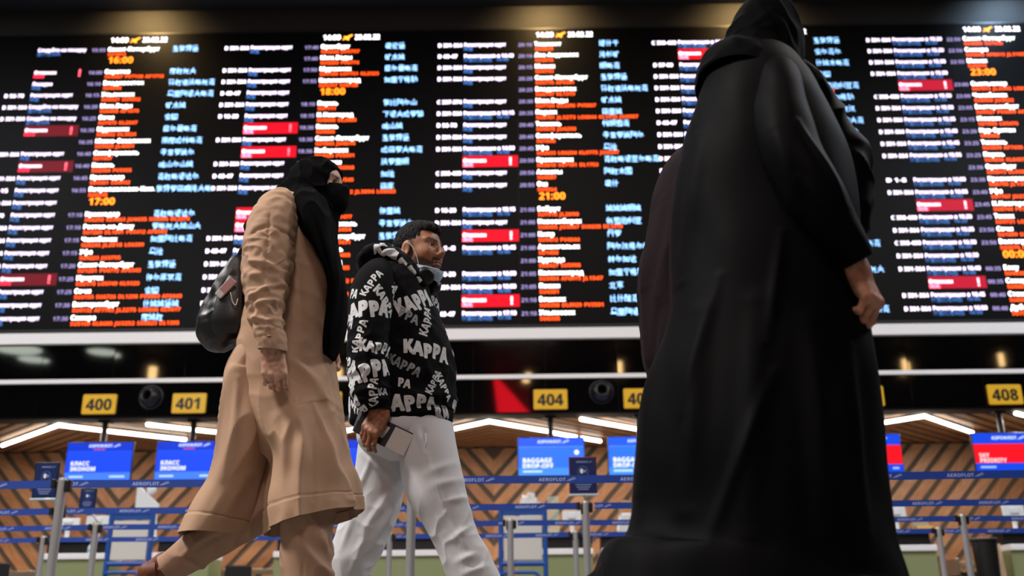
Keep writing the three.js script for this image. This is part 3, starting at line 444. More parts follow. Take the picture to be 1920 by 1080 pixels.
// ------------------------------------------------------------------ queue barriers
const ROWZ = [6.05, 7.52, 8.78, 10.0];
const beltTex = canvas(512, 56, (g) => { g.fillStyle = '#123f9c'; g.fillRect(0, 0, 512, 56); logo(g, 120, 29, 34, '#aebbe0', 'AEROFLOT'); });
beltTex.wrapS = THREE.RepeatWrapping;
const beltMat = std({ map: beltTex, roughness: 0.6 });
const POSTS = [[0, 106], [0, 775], [0, 1921], [1, 77], [1, 1097], [2, 155], [2, 957], [2, 1762], [3, 43], [3, 730], [3, 1077], [3, 1717], [3, 1914]];
const ROWLAB = ['in the barrier row farthest from the counters', 'in the second barrier row from the walkway', 'in the third barrier row from the walkway', 'in the barrier row closest to the counters'];
for (const [r, px] of POSTS) {
  const D = ROWZ[r], x = aty(px, [897, 945, 978, 1001][r], 0.95).x, sc = 1;
  const t = thing('barrier_post', `brushed steel queue post with black cassette, ${ROWLAB[r]}`, 'barrier post', [x, 0, -D], 0, 'queue barrier posts');
  part('tube', new THREE.CylinderGeometry(0.027, 0.027, 0.93, 24).translate(0, 0.485, 0), M.steel, t);
  part('base', new THREE.LatheGeometry([[0, 0], [0.17, 0], [0.172, 0.008], [0.15, 0.02], [0.05, 0.032], [0.034, 0.05], [0, 0.05]].map((q) => new THREE.Vector2(...q)), 32), M.steel, t);
  part('cassette', [rbox(0.014, 0.052, 0.88, 0.955, -0.03, 0.02, 0.012), rbox(-0.036, -0.014, 0.87, 0.95, -0.026, 0.016, 0.008)], M.black, t);
  part('cap', new THREE.CylinderGeometry(0.024, 0.0275, 0.016, 24).translate(0, 0.957, 0), M.steel, t);
}
ROWZ.forEach((D, r) => {
  const py = [897, 945, 978, 1001][r], xs = [aty(-260, py, 0.93).x, ...POSTS.filter((p) => p[0] === r).map((p) => aty(p[1], py, 0.95).x), aty(2180, py, 0.93).x].sort((a, b) => a - b);
  for (let i = 0; i + 1 < xs.length; i++) {
    const a = xs[i], b = xs[i + 1], n = Math.max(8, Math.round((b - a) / 0.15)), L = b - a; if (L < 0.25) continue;
    const t = thing('barrier_belt', `taut dark blue printed queue belt, ${ROWLAB[r]}`, 'belt', [a, 0.93, -D], 0, 'queue barrier belts');
    const g = new THREE.BoxGeometry(L - 0.12, 0.047, 0.0025, n, 1, 1).translate(L / 2 + 0.003, 0, 0.001), P = g.attributes.position, uv = g.attributes.uv;
    for (let k = 0; k < P.count; k++) { const x = P.getX(k), y = P.getY(k); const s = x / L; P.setY(k, y - 0.006 * 4 * s * (1 - s)); P.setZ(k, P.getZ(k) + 0.004 * Math.sin(x * 2.1 + r)); uv.setXY(k, (x + a) / 0.49 + r * 0.31, y / 0.047 + 0.5); }
    g.computeVertexNormals(); part('webbing', g, beltMat, t);
    part('end_clip', rbox(L - 0.066, L - 0.040, -0.028, 0.028, -0.012, 0.014, 0.005), M.black, t);
  }
});
// framed notices on posts
for (const [px, r, x0, x1, y0, y1, lab, edge] of [[87, 1, 58, 113, 866, 934, 'dark blue framed notice with pale print on a post before sign four hundred', 0x0b0c10], [165, 2, 147, 182, 915, 953, 'small dark blue framed notice on a post under the screen of sign four hundred', 0x10131c], [1093, 1, 1068, 1118, 856, 926, 'dark blue notice with dark red frame on a post before sign four hundred and four', 0x5a1418]]) {
  const D = ROWZ[r] - 0.0, a = atz(x0, y1, D), b = atz(x1, y0, D), w = b.x - a.x, h = b.y - a.y;
  const post = POSTS.filter((p) => p[0] === r).map((p) => aty(p[1], [897, 945, 978, 1001][r], 0.95).x).sort((p, q) => Math.abs(p - (a.x + b.x) / 2) - Math.abs(q - (a.x + b.x) / 2))[0];
  const t = thing('notice_frame', lab, 'sign', [post, 0.98, -D]);
  const tex = canvas(256, 320, (g) => { g.fillStyle = '#12275c'; g.fillRect(0, 0, 256, 320); logo(g, 62, 36, 22, '#aab4d8', 'АЭРОФЛОТ'); g.strokeStyle = '#6f80b8'; g.lineWidth = 4; g.beginPath(); g.arc(128, 130, 52, 0, 7); g.stroke(); g.fillStyle = '#e2e6f2'; g.beginPath(); g.ellipse(115, 122, 18, 24, 0, 0, 7); g.fill(); g.fillStyle = '#8c99c6'; g.fillRect(140, 110, 20, 26); g.fillRect(60, 220, 136, 9); g.fillRect(44, 246, 168, 8); g.fillRect(58, 268, 140, 8); g.fillRect(74, 288, 108, 8); });
  const cx = (a.x + b.x) / 2 - post;
  part('frame', rbox(cx - w / 2, cx + w / 2, a.y - 0.98, b.y - 0.98, -0.02, 0.0, 0.006), std({ color: edge, roughness: 0.4 }), t);
  part('notice_print', new THREE.PlaneGeometry(w * 0.9, h * 0.92).translate(cx, (a.y + b.y) / 2 - 0.98, 0.002), std({ map: tex, roughness: 0.35 }), t);
  part('clear_edge', rbox(cx - w / 2 - 0.006, cx + w / 2 + 0.006, a.y - 0.98 - 0.018, a.y - 0.98, -0.018, 0.012, 0.006), phys({ color: 0xd8f0ff, roughness: 0.1, transmission: 0.4, thickness: 0 }), t);
  part('stem', rod(V3(0, 0, -0.01), V3(cx * 0.8, a.y - 0.98, -0.01), 0.01), M.steel, t);
}
// ------------------------------------------------------------------ tools for figures and cloth
const smin = (a, b, k) => { const h = Math.max(k - Math.abs(a - b), 0) / k; return Math.min(a, b) - h * h * k * 0.25; };
const smax = (a, b, k) => -smin(-a, -b, k);
// distance to a tapered capsule
function cap(ax, ay, az, bx, by, bz, ra, rb) {
  const dx = bx - ax, dy = by - ay, dz = bz - az, q = 1 / Math.max(1e-9, dx * dx + dy * dy + dz * dz);
  return (x, y, z) => { const px = x - ax, py = y - ay, pz = z - az, t = clamp((px * dx + py * dy + pz * dz) * q), ex = px - dx * t, ey = py - dy * t, ez = pz - dz * t; return Math.sqrt(ex * ex + ey * ey + ez * ez) - (ra + (rb - ra) * t); };
}
const capv = (a, b, ra, rb) => cap(a.x, a.y, a.z, b.x, b.y, b.z, ra, rb);
function ell(cx, cy, cz, rx, ry, rz) {
  return (x, y, z) => { const a = (x - cx) / rx, b = (y - cy) / ry, c = (z - cz) / rz, k0 = Math.sqrt(a * a + b * b + c * c), a2 = a / rx, b2 = b / ry, c2 = c / rz, k1 = Math.sqrt(a2 * a2 + b2 * b2 + c2 * c2); return k1 < 1e-9 ? -Math.min(rx, ry, rz) : k0 * (k0 - 1) / k1; };
}
const union = (list, k) => (x, y, z) => { let d = list[0](x, y, z); for (let i = 1; i < list.length; i++) d = smin(d, list[i](x, y, z), k); return d; };
// surface nets over a box, vertices pulled onto the surface; colour(p) gives linear rgb
function meshField(f, lo, hi, cell, colour) {
  const n = [0, 1, 2].map((i) => Math.ceil((hi[i] - lo[i]) / cell) + 1), [nx, ny, nz] = n, F = new Float32Array(nx * ny * nz), B = 4;
  for (let bz = 0; bz < nz; bz += B) for (let by = 0; by < ny; by += B) for (let bx = 0; bx < nx; bx += B) {
    const c = f(lo[0] + (bx + 1.5) * cell, lo[1] + (by + 1.5) * cell, lo[2] + (bz + 1.5) * cell), far = Math.abs(c) > cell * B * 1.9;
    for (let z = bz; z < Math.min(nz, bz + B); z++) for (let y = by; y < Math.min(ny, by + B); y++) for (let x = bx; x < Math.min(nx, bx + B); x++) F[(z * ny + y) * nx + x] = far ? c : f(lo[0] + x * cell, lo[1] + y * cell, lo[2] + z * cell);
  }
  const id = new Int32Array(nx * ny * nz).fill(-1), P = [], E = 1e-4 + cell * 0.1;
  const grad = (x, y, z) => [f(x + E, y, z) - f(x - E, y, z), f(x, y + E, z) - f(x, y - E, z), f(x, y, z + E) - f(x, y, z - E)];
  for (let z = 0; z < nz - 1; z++) for (let y = 0; y < ny - 1; y++) for (let x = 0; x < nx - 1; x++) {
    const at = (z * ny + y) * nx + x; let m = 0;
    const v = [F[at], F[at + 1], F[at + nx], F[at + nx + 1], F[at + nx * ny], F[at + nx * ny + 1], F[at + nx * ny + nx], F[at + nx * ny + nx + 1]];
    for (let i = 0; i < 8; i++) if (v[i] < 0) m |= 1 << i;
    if (m === 0 || m === 255) continue;
    let sx = 0, sy = 0, sz = 0, k = 0;
    for (let i = 0; i < 8; i++) for (const b of [1, 2, 4]) if (!(i & b)) { const j = i | b; if ((v[i] < 0) !== (v[j] < 0)) { const t = v[i] / (v[i] - v[j]); sx += (i & 1) + (b === 1 ? t : 0); sy += ((i >> 1) & 1) + (b === 2 ? t : 0); sz += ((i >> 2) & 1) + (b === 4 ? t : 0); k++; } }
    let X = lo[0] + (x + sx / k) * cell, Y = lo[1] + (y + sy / k) * cell, Z = lo[2] + (z + sz / k) * cell;
    for (let it = 0; it < 2; it++) { const g = grad(X, Y, Z), l2 = (g[0] * g[0] + g[1] * g[1] + g[2] * g[2]) / (4 * E * E); if (l2 < 0.04) break; const s = clamp(f(X, Y, Z), -cell, cell) / l2 / (2 * E); X -= clamp(g[0] * s, -cell * 0.6, cell * 0.6); Y -= clamp(g[1] * s, -cell * 0.6, cell * 0.6); Z -= clamp(g[2] * s, -cell * 0.6, cell * 0.6); }
    id[at] = P.length / 3; P.push(X, Y, Z);
  }
  const I = [];
  for (let z = 1; z < nz - 1; z++) for (let y = 1; y < ny - 1; y++) for (let x = 1; x < nx - 1; x++) {
    const at = (z * ny + y) * nx + x, s = F[at] < 0;
    for (const [d, a, b] of [[1, nx, nx * ny], [nx, nx * ny, 1], [nx * ny, 1, nx]]) if (s !== (F[at + d] < 0)) {
      const q = [id[at - a - b], id[at - b], id[at], id[at - a]]; if (q.some((i) => i < 0)) continue;
      s ? I.push(q[0], q[1], q[2], q[0], q[2], q[3]) : I.push(q[0], q[2], q[1], q[0], q[3], q[2]);
    }
  }
  const N = new Float32Array(P.length), C = colour && new Float32Array(P.length);
  for (let i = 0; i < P.length; i += 3) { const g = grad(P[i], P[i + 1], P[i + 2]), l = Math.hypot(...g) || 1; N[i] = g[0] / l; N[i + 1] = g[1] / l; N[i + 2] = g[2] / l; if (C) C.set(colour(P[i], P[i + 1], P[i + 2]), i); }
  const g = new THREE.BufferGeometry(); g.setAttribute('position', new THREE.BufferAttribute(new Float32Array(P), 3)); g.setAttribute('normal', new THREE.BufferAttribute(N, 3)); g.setAttribute('uv', new THREE.BufferAttribute(new Float32Array(P.length / 3 * 2), 2));
  if (C) g.setAttribute('color', new THREE.BufferAttribute(C, 3)); g.setIndex(I); return g;
}
const lin = (hex) => new THREE.Color(hex).toArray();
const mix3 = (a, b, t) => [lerp(a[0], b[0], t), lerp(a[1], b[1], t), lerp(a[2], b[2], t)];

// Cloth or limb: rings [px, py, half width in px, half depth in m, towards the camera in m, lift of the ring's turn] around a path; D is the figure's distance.
// The cross-section lies across the path; angle 0 is the side to the right of a path that runs downwards, 90 degrees faces the hall in front.
function loft(D, rings, { nu = 96, nv = 120, fold, power = 2, lip = 0.02, capStart = false, capEnd = false, uvScale = 1, closed = true, from = 0, to = Math.PI * 2 } = {}) {
  const K = rings.map(([px, py, rx, rz, dz = 0, sl = 0]) => { const c = atz(px, py, D - dz), s = scaleAt(c); return [c.x, c.y, c.z, rx * s, rz, sl]; });
  const cr = (t) => { const n = K.length - 1, f = clamp(t, 0, 1) * n, i = Math.min(n - 1, Math.floor(f)), u = f - i, a = K[Math.max(0, i - 1)], b = K[i], c = K[i + 1], d = K[Math.min(n, i + 2)]; return b.map((_, k) => 0.5 * (2 * b[k] + (c[k] - a[k]) * u + (2 * a[k] - 5 * b[k] + 4 * c[k] - d[k]) * u * u + (3 * b[k] - a[k] - 3 * c[k] + d[k]) * u * u * u)); };
  // equal steps along the path
  const S = 400, len = [0]; let prev = cr(0); for (let i = 1; i <= S; i++) { const q = cr(i / S); len.push(len[i - 1] + Math.hypot(q[0] - prev[0], q[1] - prev[1], q[2] - prev[2])); prev = q; }
  const L = len[S], tAt = (v) => { const l = v * L; let i = 1; while (i < S && len[i] < l) i++; return (i - 1 + (l - len[i - 1]) / Math.max(1e-9, len[i] - len[i - 1])) / S; };
  const rows = nv + 1, cols = nu + 1, pos = [], uvs = [];
  const Z = V3(0, 0, 1);
  for (let j = 0; j < rows; j++) {
    const v = j / nv, t = tAt(v), q = cr(t), e = 0.012, a = cr(Math.max(0, t - e)), b = cr(Math.min(1, t + e));
    const T = V3(b[0] - a[0], b[1] - a[1], b[2] - a[2]).normalize(), A = V3().crossVectors(Z, T).normalize(), Bv = V3().crossVectors(T, A).normalize(); // A: right of a downward path; Bv: towards the hall
    if (q[5]) A.addScaledVector(T, q[5]);
    let arc = 0;
    for (let i = 0; i < cols; i++) {
      const th = from + (to - from) * i / nu, c = Math.cos(th), s = Math.sin(th), pw = 2 / power;
      let x = Math.sign(c) * Math.abs(c) ** pw * q[3], z = Math.sign(s) * Math.abs(s) ** pw * q[4];
      const p = V3(q[0], q[1], q[2]).addScaledVector(A, x).addScaledVector(Bv, z), n = V3().addScaledVector(A, c * q[4]).addScaledVector(Bv, s * q[3]).normalize();
      if (fold) { const k = fold(th, v, p, L - v * L); p.addScaledVector(n, k); }
      pos.push(p); uvs.push(((Math.PI / 2 - th) * (q[3] + q[4]) / 2) * uvScale, (L - v * L) * uvScale);
    }
  }
  const idx = [], P = [], N = [], UV = [];
  const get = (j, i) => pos[clamp(j, 0, rows - 1) * cols + (closed ? ((i % nu) + nu) % nu : clamp(i, 0, nu))];
  for (let j = 0; j < rows; j++) for (let i = 0; i < cols; i++) {
    const p = pos[j * cols + i], du = V3().subVectors(get(j, i + 1), get(j, i - 1)), dv = V3().subVectors(get(j + 1, i), get(j - 1, i)), n = V3().crossVectors(du, dv).normalize().negate();
    P.push(p.x, p.y, p.z); N.push(n.x, n.y, n.z); UV.push(uvs[(j * cols + i) * 2], uvs[(j * cols + i) * 2 + 1]);
  }
  // orient outwards
  const mid = Math.floor(rows / 2) * cols, c0 = cr(tAt(0.5)); const flip = V3(N[mid * 3], N[mid * 3 + 1], N[mid * 3 + 2]).dot(V3().subVectors(pos[mid], V3(c0[0], c0[1], c0[2]))) < 0;
  if (flip) for (let i = 0; i < N.length; i++) N[i] = -N[i];
  const quad = (a, b, c, d) => idx.push(a, b, c, a, c, d);
  for (let j = 0; j < nv; j++) for (let i = 0; i < nu; i++) { const a = j * cols + i; flip ? quad(a, a + 1, a + cols + 1, a + cols) : quad(a, a + cols, a + cols + 1, a + 1); }
  const endCap = (j, cap) => {
    if (cap) { const c = V3(); for (let i = 0; i < nu; i++) c.add(pos[j * cols + i]); c.divideScalar(nu); const b = P.length / 3; const tn = V3().subVectors(c, get(j ? j - 3 : 3, 0)).normalize(); const T = j ? V3().subVectors(get(j, 0), get(j - 2, 0)).normalize() : V3().subVectors(get(0, 0), get(2, 0)).normalize();
      P.push(c.x, c.y, c.z); N.push(T.x, T.y, T.z); UV.push(0, 0); for (let i = 0; i < nu; i++) idx.push(b, j * cols + i, j * cols + i + 1); return; }
    if (!lip) return; // turned-in hem: a second wall inside
    const steps = 4, base = [];
    for (let k = 1; k <= steps; k++) { const row = []; for (let i = 0; i < cols; i++) { const src = pos[(j ? rows - 1 - k * 2 : k * 2) * cols + i], ed = pos[j * cols + i], nrm = j * cols + i; const q = (k === 1 ? ed : src).clone().addScaledVector(V3(N[nrm * 3], N[nrm * 3 + 1], N[nrm * 3 + 2]), -Math.min(lip, 0.006)); row.push(P.length / 3); P.push(q.x, q.y, q.z); N.push(-N[nrm * 3], -N[nrm * 3 + 1], -N[nrm * 3 + 2]); UV.push(UV[nrm * 2], UV[nrm * 2 + 1]); } base.push(row); }
    for (let i = 0; i < nu; i++) quad(j * cols + i, j * cols + i + 1, base[0][i + 1], base[0][i]);
    for (let k = 0; k + 1 < steps; k++) for (let i = 0; i < nu; i++) quad(base[k][i], base[k][i + 1], base[k + 1][i + 1], base[k + 1][i]);
  };
  endCap(0, capStart); endCap(nv, capEnd);
  const g = new THREE.BufferGeometry(); g.setAttribute('position', new THREE.BufferAttribute(new Float32Array(P), 3)); g.setAttribute('normal', new THREE.BufferAttribute(new Float32Array(N), 3)); g.setAttribute('uv', new THREE.BufferAttribute(new Float32Array(UV), 2)); g.setIndex(idx);
  return g;
}
// one soft ridge (amp > 0) or groove along a line in pixels: used by fold() on the cloth's own points
const toPix = (p) => { const c = V3(p.x, p.y, p.z).sub(EYE).applyQuaternion(camera.quaternion.clone().invert()); return [960 + FOCAL * c.x / -c.z, 540 - FOCAL * c.y / -c.z]; };
function ridges(D, list) { // [[x0,y0,x1,y1,width px,amp m], ...] on the side that faces the hall
  const R = list.map(([a, b, c, d, w, amp]) => { const p = atz(a, b, D), q = atz(c, d, D), s = scaleAt(p); return [p.x, p.y, q.x - p.x, q.y - p.y, w * s, amp]; });
  return (p) => { let k = 0; for (const [x, y, dx, dy, w, amp] of R) { const l2 = dx * dx + dy * dy, t = ((p.x - x) * dx + (p.y - y) * dy) / l2, tt = clamp(t), ex = p.x - x - dx * tt, ey = p.y - y - dy * tt, e2 = (ex * ex + ey * ey) / (w * w); if (e2 < 9) k += amp * Math.exp(-e2) * (0.25 + 0.75 * Math.sin(Math.PI * clamp(tt, 0.04, 0.96))); } return k; };
}
const rid = (x) => { const a = 1 - Math.abs(x); return a * a; }; // sharp crests
// hands: wrist, direction of the fingers, direction of the back of the hand; curl per finger [index, middle, ring, little] and thumb [across, bend]; side -1 right hand, 1 left
function handField({ wrist, along, back, curl, thumb = [0.5, 0.5], side = -1, size = 1, spread = 0.06, elbow }) {
  const Y = along.clone().normalize(), Zb = back.clone().addScaledVector(Y, -back.dot(Y)).normalize(), X = V3().crossVectors(Y, Zb).multiplyScalar(side);
  const w = (x, y, z) => wrist.clone().addScaledVector(X, x * size).addScaledVector(Y, y * size).addScaledVector(Zb, z * size);
  const palm = [], fingers = [], nails = [];
  const root = [[0.030, 0.092, 0.002], [0.010, 0.097, 0.004], [-0.011, 0.092, 0.002], [-0.030, 0.082, -0.002]], len = [[0.045, 0.026, 0.021], [0.050, 0.030, 0.022], [0.046, 0.028, 0.021], [0.036, 0.021, 0.018]], rad = [0.0098, 0.0102, 0.0096, 0.0084];
  root.forEach((r, i) => palm.push(capv(w(r[0] * 0.55, 0.0, -0.004), w(...r), 0.0165 * size, 0.0125 * size)));
  palm.push(capv(w(0.02, 0.02, -0.008), w(0.03, 0.07, -0.012), 0.017 * size, 0.013 * size), capv(w(-0.02, 0.02, -0.008), w(-0.024, 0.065, -0.01), 0.015 * size, 0.012 * size));
  const up = elbow ? wrist.clone().addScaledVector(V3().subVectors(elbow, wrist).normalize(), 0.075) : w(0, -0.09, 0), o = (k) => X.clone().multiplyScalar(k * 0.011 * size);
  palm.push(capv(up, w(0, 0.0, 0), 0.028 * size, 0.024 * size), capv(up.clone().lerp(wrist, 0.3).add(o(1)), w(0.012, 0.02, 0), 0.02 * size, 0.02 * size), capv(up.clone().lerp(wrist, 0.3).add(o(-1)), w(-0.012, 0.02, 0), 0.02 * size, 0.02 * size));
  const chains = [];
  root.forEach((r, i) => {
    let p = V3(...r), a = 0; const fan = -(i - 1.5) * spread, c = curl[i], ch = [w(p.x, p.y, p.z)];
    [0.85, 1.15, 0.75].forEach((f, k) => { a += c * f; const d = V3(Math.sin(fan) * Math.cos(a), Math.cos(a) * Math.cos(fan), -Math.sin(a)); p = p.clone().addScaledVector(d, len[i][k]); ch.push(w(p.x, p.y, p.z)); });
    chains.push(ch);
    const segs = [0, 1, 2].map((k) => capv(ch[k], ch[k + 1], rad[i] * (1.08 - k * 0.1) * size, rad[i] * (0.99 - k * 0.1) * size));
    segs.push((x, y, z) => Math.hypot(x - ch[1].x, y - ch[1].y, z - ch[1].z) - rad[i] * 1.08 * size);
    fingers.push(union(segs, 0.004));
  });
  { const [ac, be] = thumb; let p = V3(0.022, 0.018, -0.008), ch = [w(p.x, p.y, p.z)], a = 0.75 - ac * 0.6; [[0.046, 0.0], [0.034, be], [0.027, be * 1.2]].forEach(([l, b], k) => { const q = ac * 0.7 + b * (k + 0.4) * 0.6; const d = V3(Math.sin(a) * Math.cos(q * 0.6), Math.cos(a), -Math.sin(q)).normalize(); a -= b * 0.5; p = p.clone().addScaledVector(d, l); ch.push(w(p.x, p.y, p.z)); });
    fingers.push(union([capv(ch[0], ch[1], 0.0175 * size, 0.0125 * size), capv(ch[1], ch[2], 0.0122 * size, 0.0112 * size), capv(ch[2], ch[3], 0.0112 * size, 0.009 * size)], 0.006)); chains.push(ch); }
  const pf = union(palm, 0.018 * size);
  const all = [wrist, up, ...chains.flat()], lo = [0, 1, 2].map((k) => Math.min(...all.map((p) => p.getComponent(k))) - 0.03), hi = [0, 1, 2].map((k) => Math.max(...all.map((p) => p.getComponent(k))) + 0.03);
  // knuckle creases between fingers stay because fingers only blend with the palm
  return { f: (x, y, z) => { let d = pf(x, y, z); const base = d; for (const g of fingers) d = Math.min(d, smin(base, g(x, y, z), 0.010 * size)); return d; }, lo, hi, chains, w };
}
function hand(spec, colour, extra = 0.07) {
  const h = handField(spec), wr = spec.wrist, al = spec.along.clone().normalize();
  if (!spec.elbow) for (const k of [0, 1, 2]) { const e = wr.getComponent(k) - al.getComponent(k) * extra; h.lo[k] = Math.min(h.lo[k], e - 0.035); h.hi[k] = Math.max(h.hi[k], e + 0.035); }
  return meshField(h.f, h.lo, h.hi, 0.0026 * (spec.size ?? 1), colour);
}
function bodyMesh(bones, cell, colour) { // bones: [a, b, ra, rb]
  const fs = bones.map(([a, b, ra, rb]) => capv(a, b, ra, rb)), pts = bones.flatMap(([a, b]) => [a, b]), m = 0.2;
  const lo = [0, 1, 2].map((k) => Math.min(...pts.map((p) => p.getComponent(k))) - m), hi = [0, 1, 2].map((k) => Math.max(...pts.map((p) => p.getComponent(k))) + m);
  return meshField(union(fs, 0.05), lo, hi, cell, colour);
}
function joinColoured(list) { return mergeGeometries(list.map((g) => { const n = g.toNonIndexed(); if (!n.attributes.color) n.setAttribute('color', new THREE.BufferAttribute(new Float32Array(n.attributes.position.count * 3).fill(1), 3)); return n; })); }
function person(label, base, group) { const t = thing('person', label, 'person', [base.x, 0, base.z], 0, group); t.local = (geo) => geo.translate(-base.x, 0, -base.z); t.wear = (name, geo, mat, parent) => part(name, t.local(Array.isArray(geo) ? mergeGeometries(geo.map((g) => g.index ? g.toNonIndexed() : g)) : geo), mat, parent ?? t); return t; }
// ------------------------------------------------------------------ heads
// local axes: x where the face points, y up, z its right side; in metres for a grown man
function headGeo({ skin, lip, brow, beard, fine = 0.0026, neckTo = [-0.045, -0.2, 0] }) {
  const S = [-1, 1], add = [], blend = (list, k) => union(list, k);
  const skull = blend([ell(-0.012, 0.043, 0, 0.098, 0.088, 0.076), ell(0.022, -0.018, 0, 0.070, 0.100, 0.064), ...S.map((s) => cap(0.0, -0.058, s * 0.042, 0.056, -0.094, s * 0.018, 0.022, 0.019)), ell(0.070, -0.097, 0, 0.021, 0.018, 0.024), ...S.map((s) => ell(0.052, -0.022, s * 0.040, 0.027, 0.024, 0.021)), cap(-0.03, -0.05, 0, ...neckTo, 0.056, 0.06)], 0.03);
  const nose = blend([cap(0.085, 0.022, 0, 0.111, -0.020, 0, 0.0085, 0.0125), ...S.map((s) => ell(0.099, -0.028, s * 0.0115, 0.012, 0.0085, 0.0075))], 0.010);
  const browF = S.map((s) => cap(0.083, 0.032, s * 0.010, 0.066, 0.035, s * 0.046, 0.0105, 0.009));
  const lids = S.map((s) => blend([cap(0.0800, 0.0190, s * 0.020, 0.0815, 0.0232, s * 0.031, 0.0034, 0.0036), cap(0.0815, 0.0232, s * 0.031, 0.0745, 0.0180, s * 0.045, 0.0036, 0.003), cap(0.079, 0.0085, s * 0.021, 0.0785, 0.0050, s * 0.032, 0.003, 0.0032), cap(0.0785, 0.0050, s * 0.032, 0.0738, 0.0105, s * 0.045, 0.0032, 0.003)], 0.005));
  const sock = S.map((s) => ell(0.090, 0.013, s * 0.032, 0.016, 0.0115, 0.0175));
  const lips = blend([ell(0.0895, -0.0575, 0, 0.0125, 0.0068, 0.024), ell(0.0885, -0.0695, 0, 0.0120, 0.0078, 0.021)], 0.004), slit = cap(0.103, -0.0638, -0.02, 0.103, -0.0638, 0.02, 0.0022, 0.0022);
  const ears = S.map((s) => { const e = ell(-0.012, 0.000, s * 0.0775, 0.0205, 0.033, 0.0085), h = ell(-0.007, -0.001, s * 0.0875, 0.0115, 0.021, 0.0075); return (x, y, z) => smax(e(x - y * 0.12 * 0, y, z), -h(x, y, z), 0.006); });
  const f = (x, y, z) => {
    let d = skull(x, y, z);
    for (const b of browF) d = smin(d, b(x, y, z), 0.016);
    for (const s of sock) d = smax(d, -s(x, y, z), 0.010);
    d = smin(d, nose(x, y, z), 0.012);
    for (const l of lids) d = smin(d, l(x, y, z), 0.004);
    d = smin(d, lips(x, y, z), 0.007); d = smax(d, -slit(x, y, z), 0.003);
    for (const e of ears) d = smin(d, e(x, y, z), 0.008);
    return d;
  };
  const colour = (x, y, z) => {
    let c = mix3(skin, [skin[0] * 0.86, skin[1] * 0.78, skin[2] * 0.74], clamp(0.5 + 0.7 * noise3(x * 60, y * 60, z * 60)) * 0.5);
    const az = Math.abs(z);
    if (lip) c = mix3(c, lip, smooth(0.004, -0.002, lips(x, y, z)));
    if (brow) { const bd = Math.min(...S.map((s) => cap(0.094, 0.0345, s * 0.012, 0.075, 0.0375, s * 0.046, 0.0062, 0.0045)(x, y, z))); c = mix3(c, brow, smooth(0.004, -0.001, bd + 0.003 * noise3(x * 300, y * 300, z * 300))); const li = Math.min(...lids.map((l) => l(x, y, z))); if (y > 0.012) c = mix3(c, brow, 0.75 * smooth(0.002, -0.001, li)); }
    if (beard) {
      const jaw = smooth(-0.026, -0.044, y + 0.5 * clamp(x - 0.035, 0, 0.07)) * smooth(-0.045, -0.015, x) * smooth(-0.160, -0.130, y), must = smooth(0.034, 0.026, az) * smooth(-0.036, -0.042, y) * smooth(-0.075, -0.066, y) * (x > 0.06 ? 1 : 0), side = smooth(0.016, 0.004, Math.abs(x - 0.010)) * smooth(0.050, 0.035, Math.abs(y)) * (az > 0.045 ? 1 : 0);
      let b = Math.max(jaw, must, side * 0.85); b *= 0.80 + 0.20 * noise3(x * 400, y * 400, z * 400);
      if (lips(x, y, z) < 0.002 && y > -0.08) b *= 0.1;
      c = mix3(c, beard, clamp(b));
    }
    return c;
  };
  return { geo: meshField(f, [-0.13, neckTo[1] - 0.05, -0.11], [0.14, 0.15, 0.11], fine, colour), f, skull };
}
function placeHead(geo, px, py, D, dz, size, yaw, pitch = 0, roll = 0) { // origin between the ears at that pixel; yaw turns the face from +x towards the hall
  const o = atz(px, py, D - dz), m = new THREE.Matrix4().makeTranslation(o.x, o.y, o.z).multiply(new THREE.Matrix4().makeRotationFromEuler(new THREE.Euler(roll, -yaw, pitch, 'YZX'))).multiply(new THREE.Matrix4().makeScale(size, size, size));
  return { m, geo: geo.applyMatrix4(m) };
}
const skinMat = std({ vertexColors: true, roughness: 0.48 });
const eyeWhite = std({ color: 0xcfc6be, roughness: 0.25 }), iris = std({ color: 0x1c0f08, roughness: 0.1 });
function eyes(t, m) { for (const s of [-1, 1]) { const e = t.wear('eyeball', new THREE.SphereGeometry(0.0122, 20, 14).translate(0.0725, 0.0138, s * 0.0315).applyMatrix4(m), eyeWhite); t.wear('iris', new THREE.SphereGeometry(0.0066, 16, 10).scale(0.5, 1, 1).translate(0.0822, 0.0140, s * 0.0322).applyMatrix4(m), iris, e); } }
const clothBump = data(256, 256, (u, v) => 0.5 + 0.35 * Math.sin((u + v) * 60 * Math.PI * 2) * 0.5 + 0.3 * (rnd() - 0.5) + 0.2 * tile(u, v, 4), false);
clothBump.repeat.set(9, 9);
const cloth = (o) => phys({ roughness: 0.85, specularIntensity: 0.3, bumpMap: clothBump, bumpScale: 0.0005, ...o });
const sole = std({ color: 0x1d1714, roughness: 0.7 });
function shoeGeo(heel, ball, toe, up, r = 0.036) { // closed shoe around heel, ball and toe points; up is the way out of the foot
  const u = up.clone().normalize(), ins = heel.clone().lerp(ball, 0.55).addScaledVector(u, 0.035);
  const f = union([capv(heel.clone().addScaledVector(u, 0.01), ball, r, r * 0.95), capv(ball, toe, r * 0.98, r * 0.72), capv(heel.clone().addScaledVector(u, 0.065), ins, r * 0.95, r * 0.8), capv(ins, ball, r * 0.85, r * 0.8)], 0.03);
  const pts = [heel, ball, toe, ins], lo = [0, 1, 2].map((k) => Math.min(...pts.map((p) => p.getComponent(k))) - 0.12), hi = [0, 1, 2].map((k) => Math.max(...pts.map((p) => p.getComponent(k))) + 0.12);
  return meshField(f, lo, hi, 0.006);
}
const noShrink = (g) => g; // geometry passes through
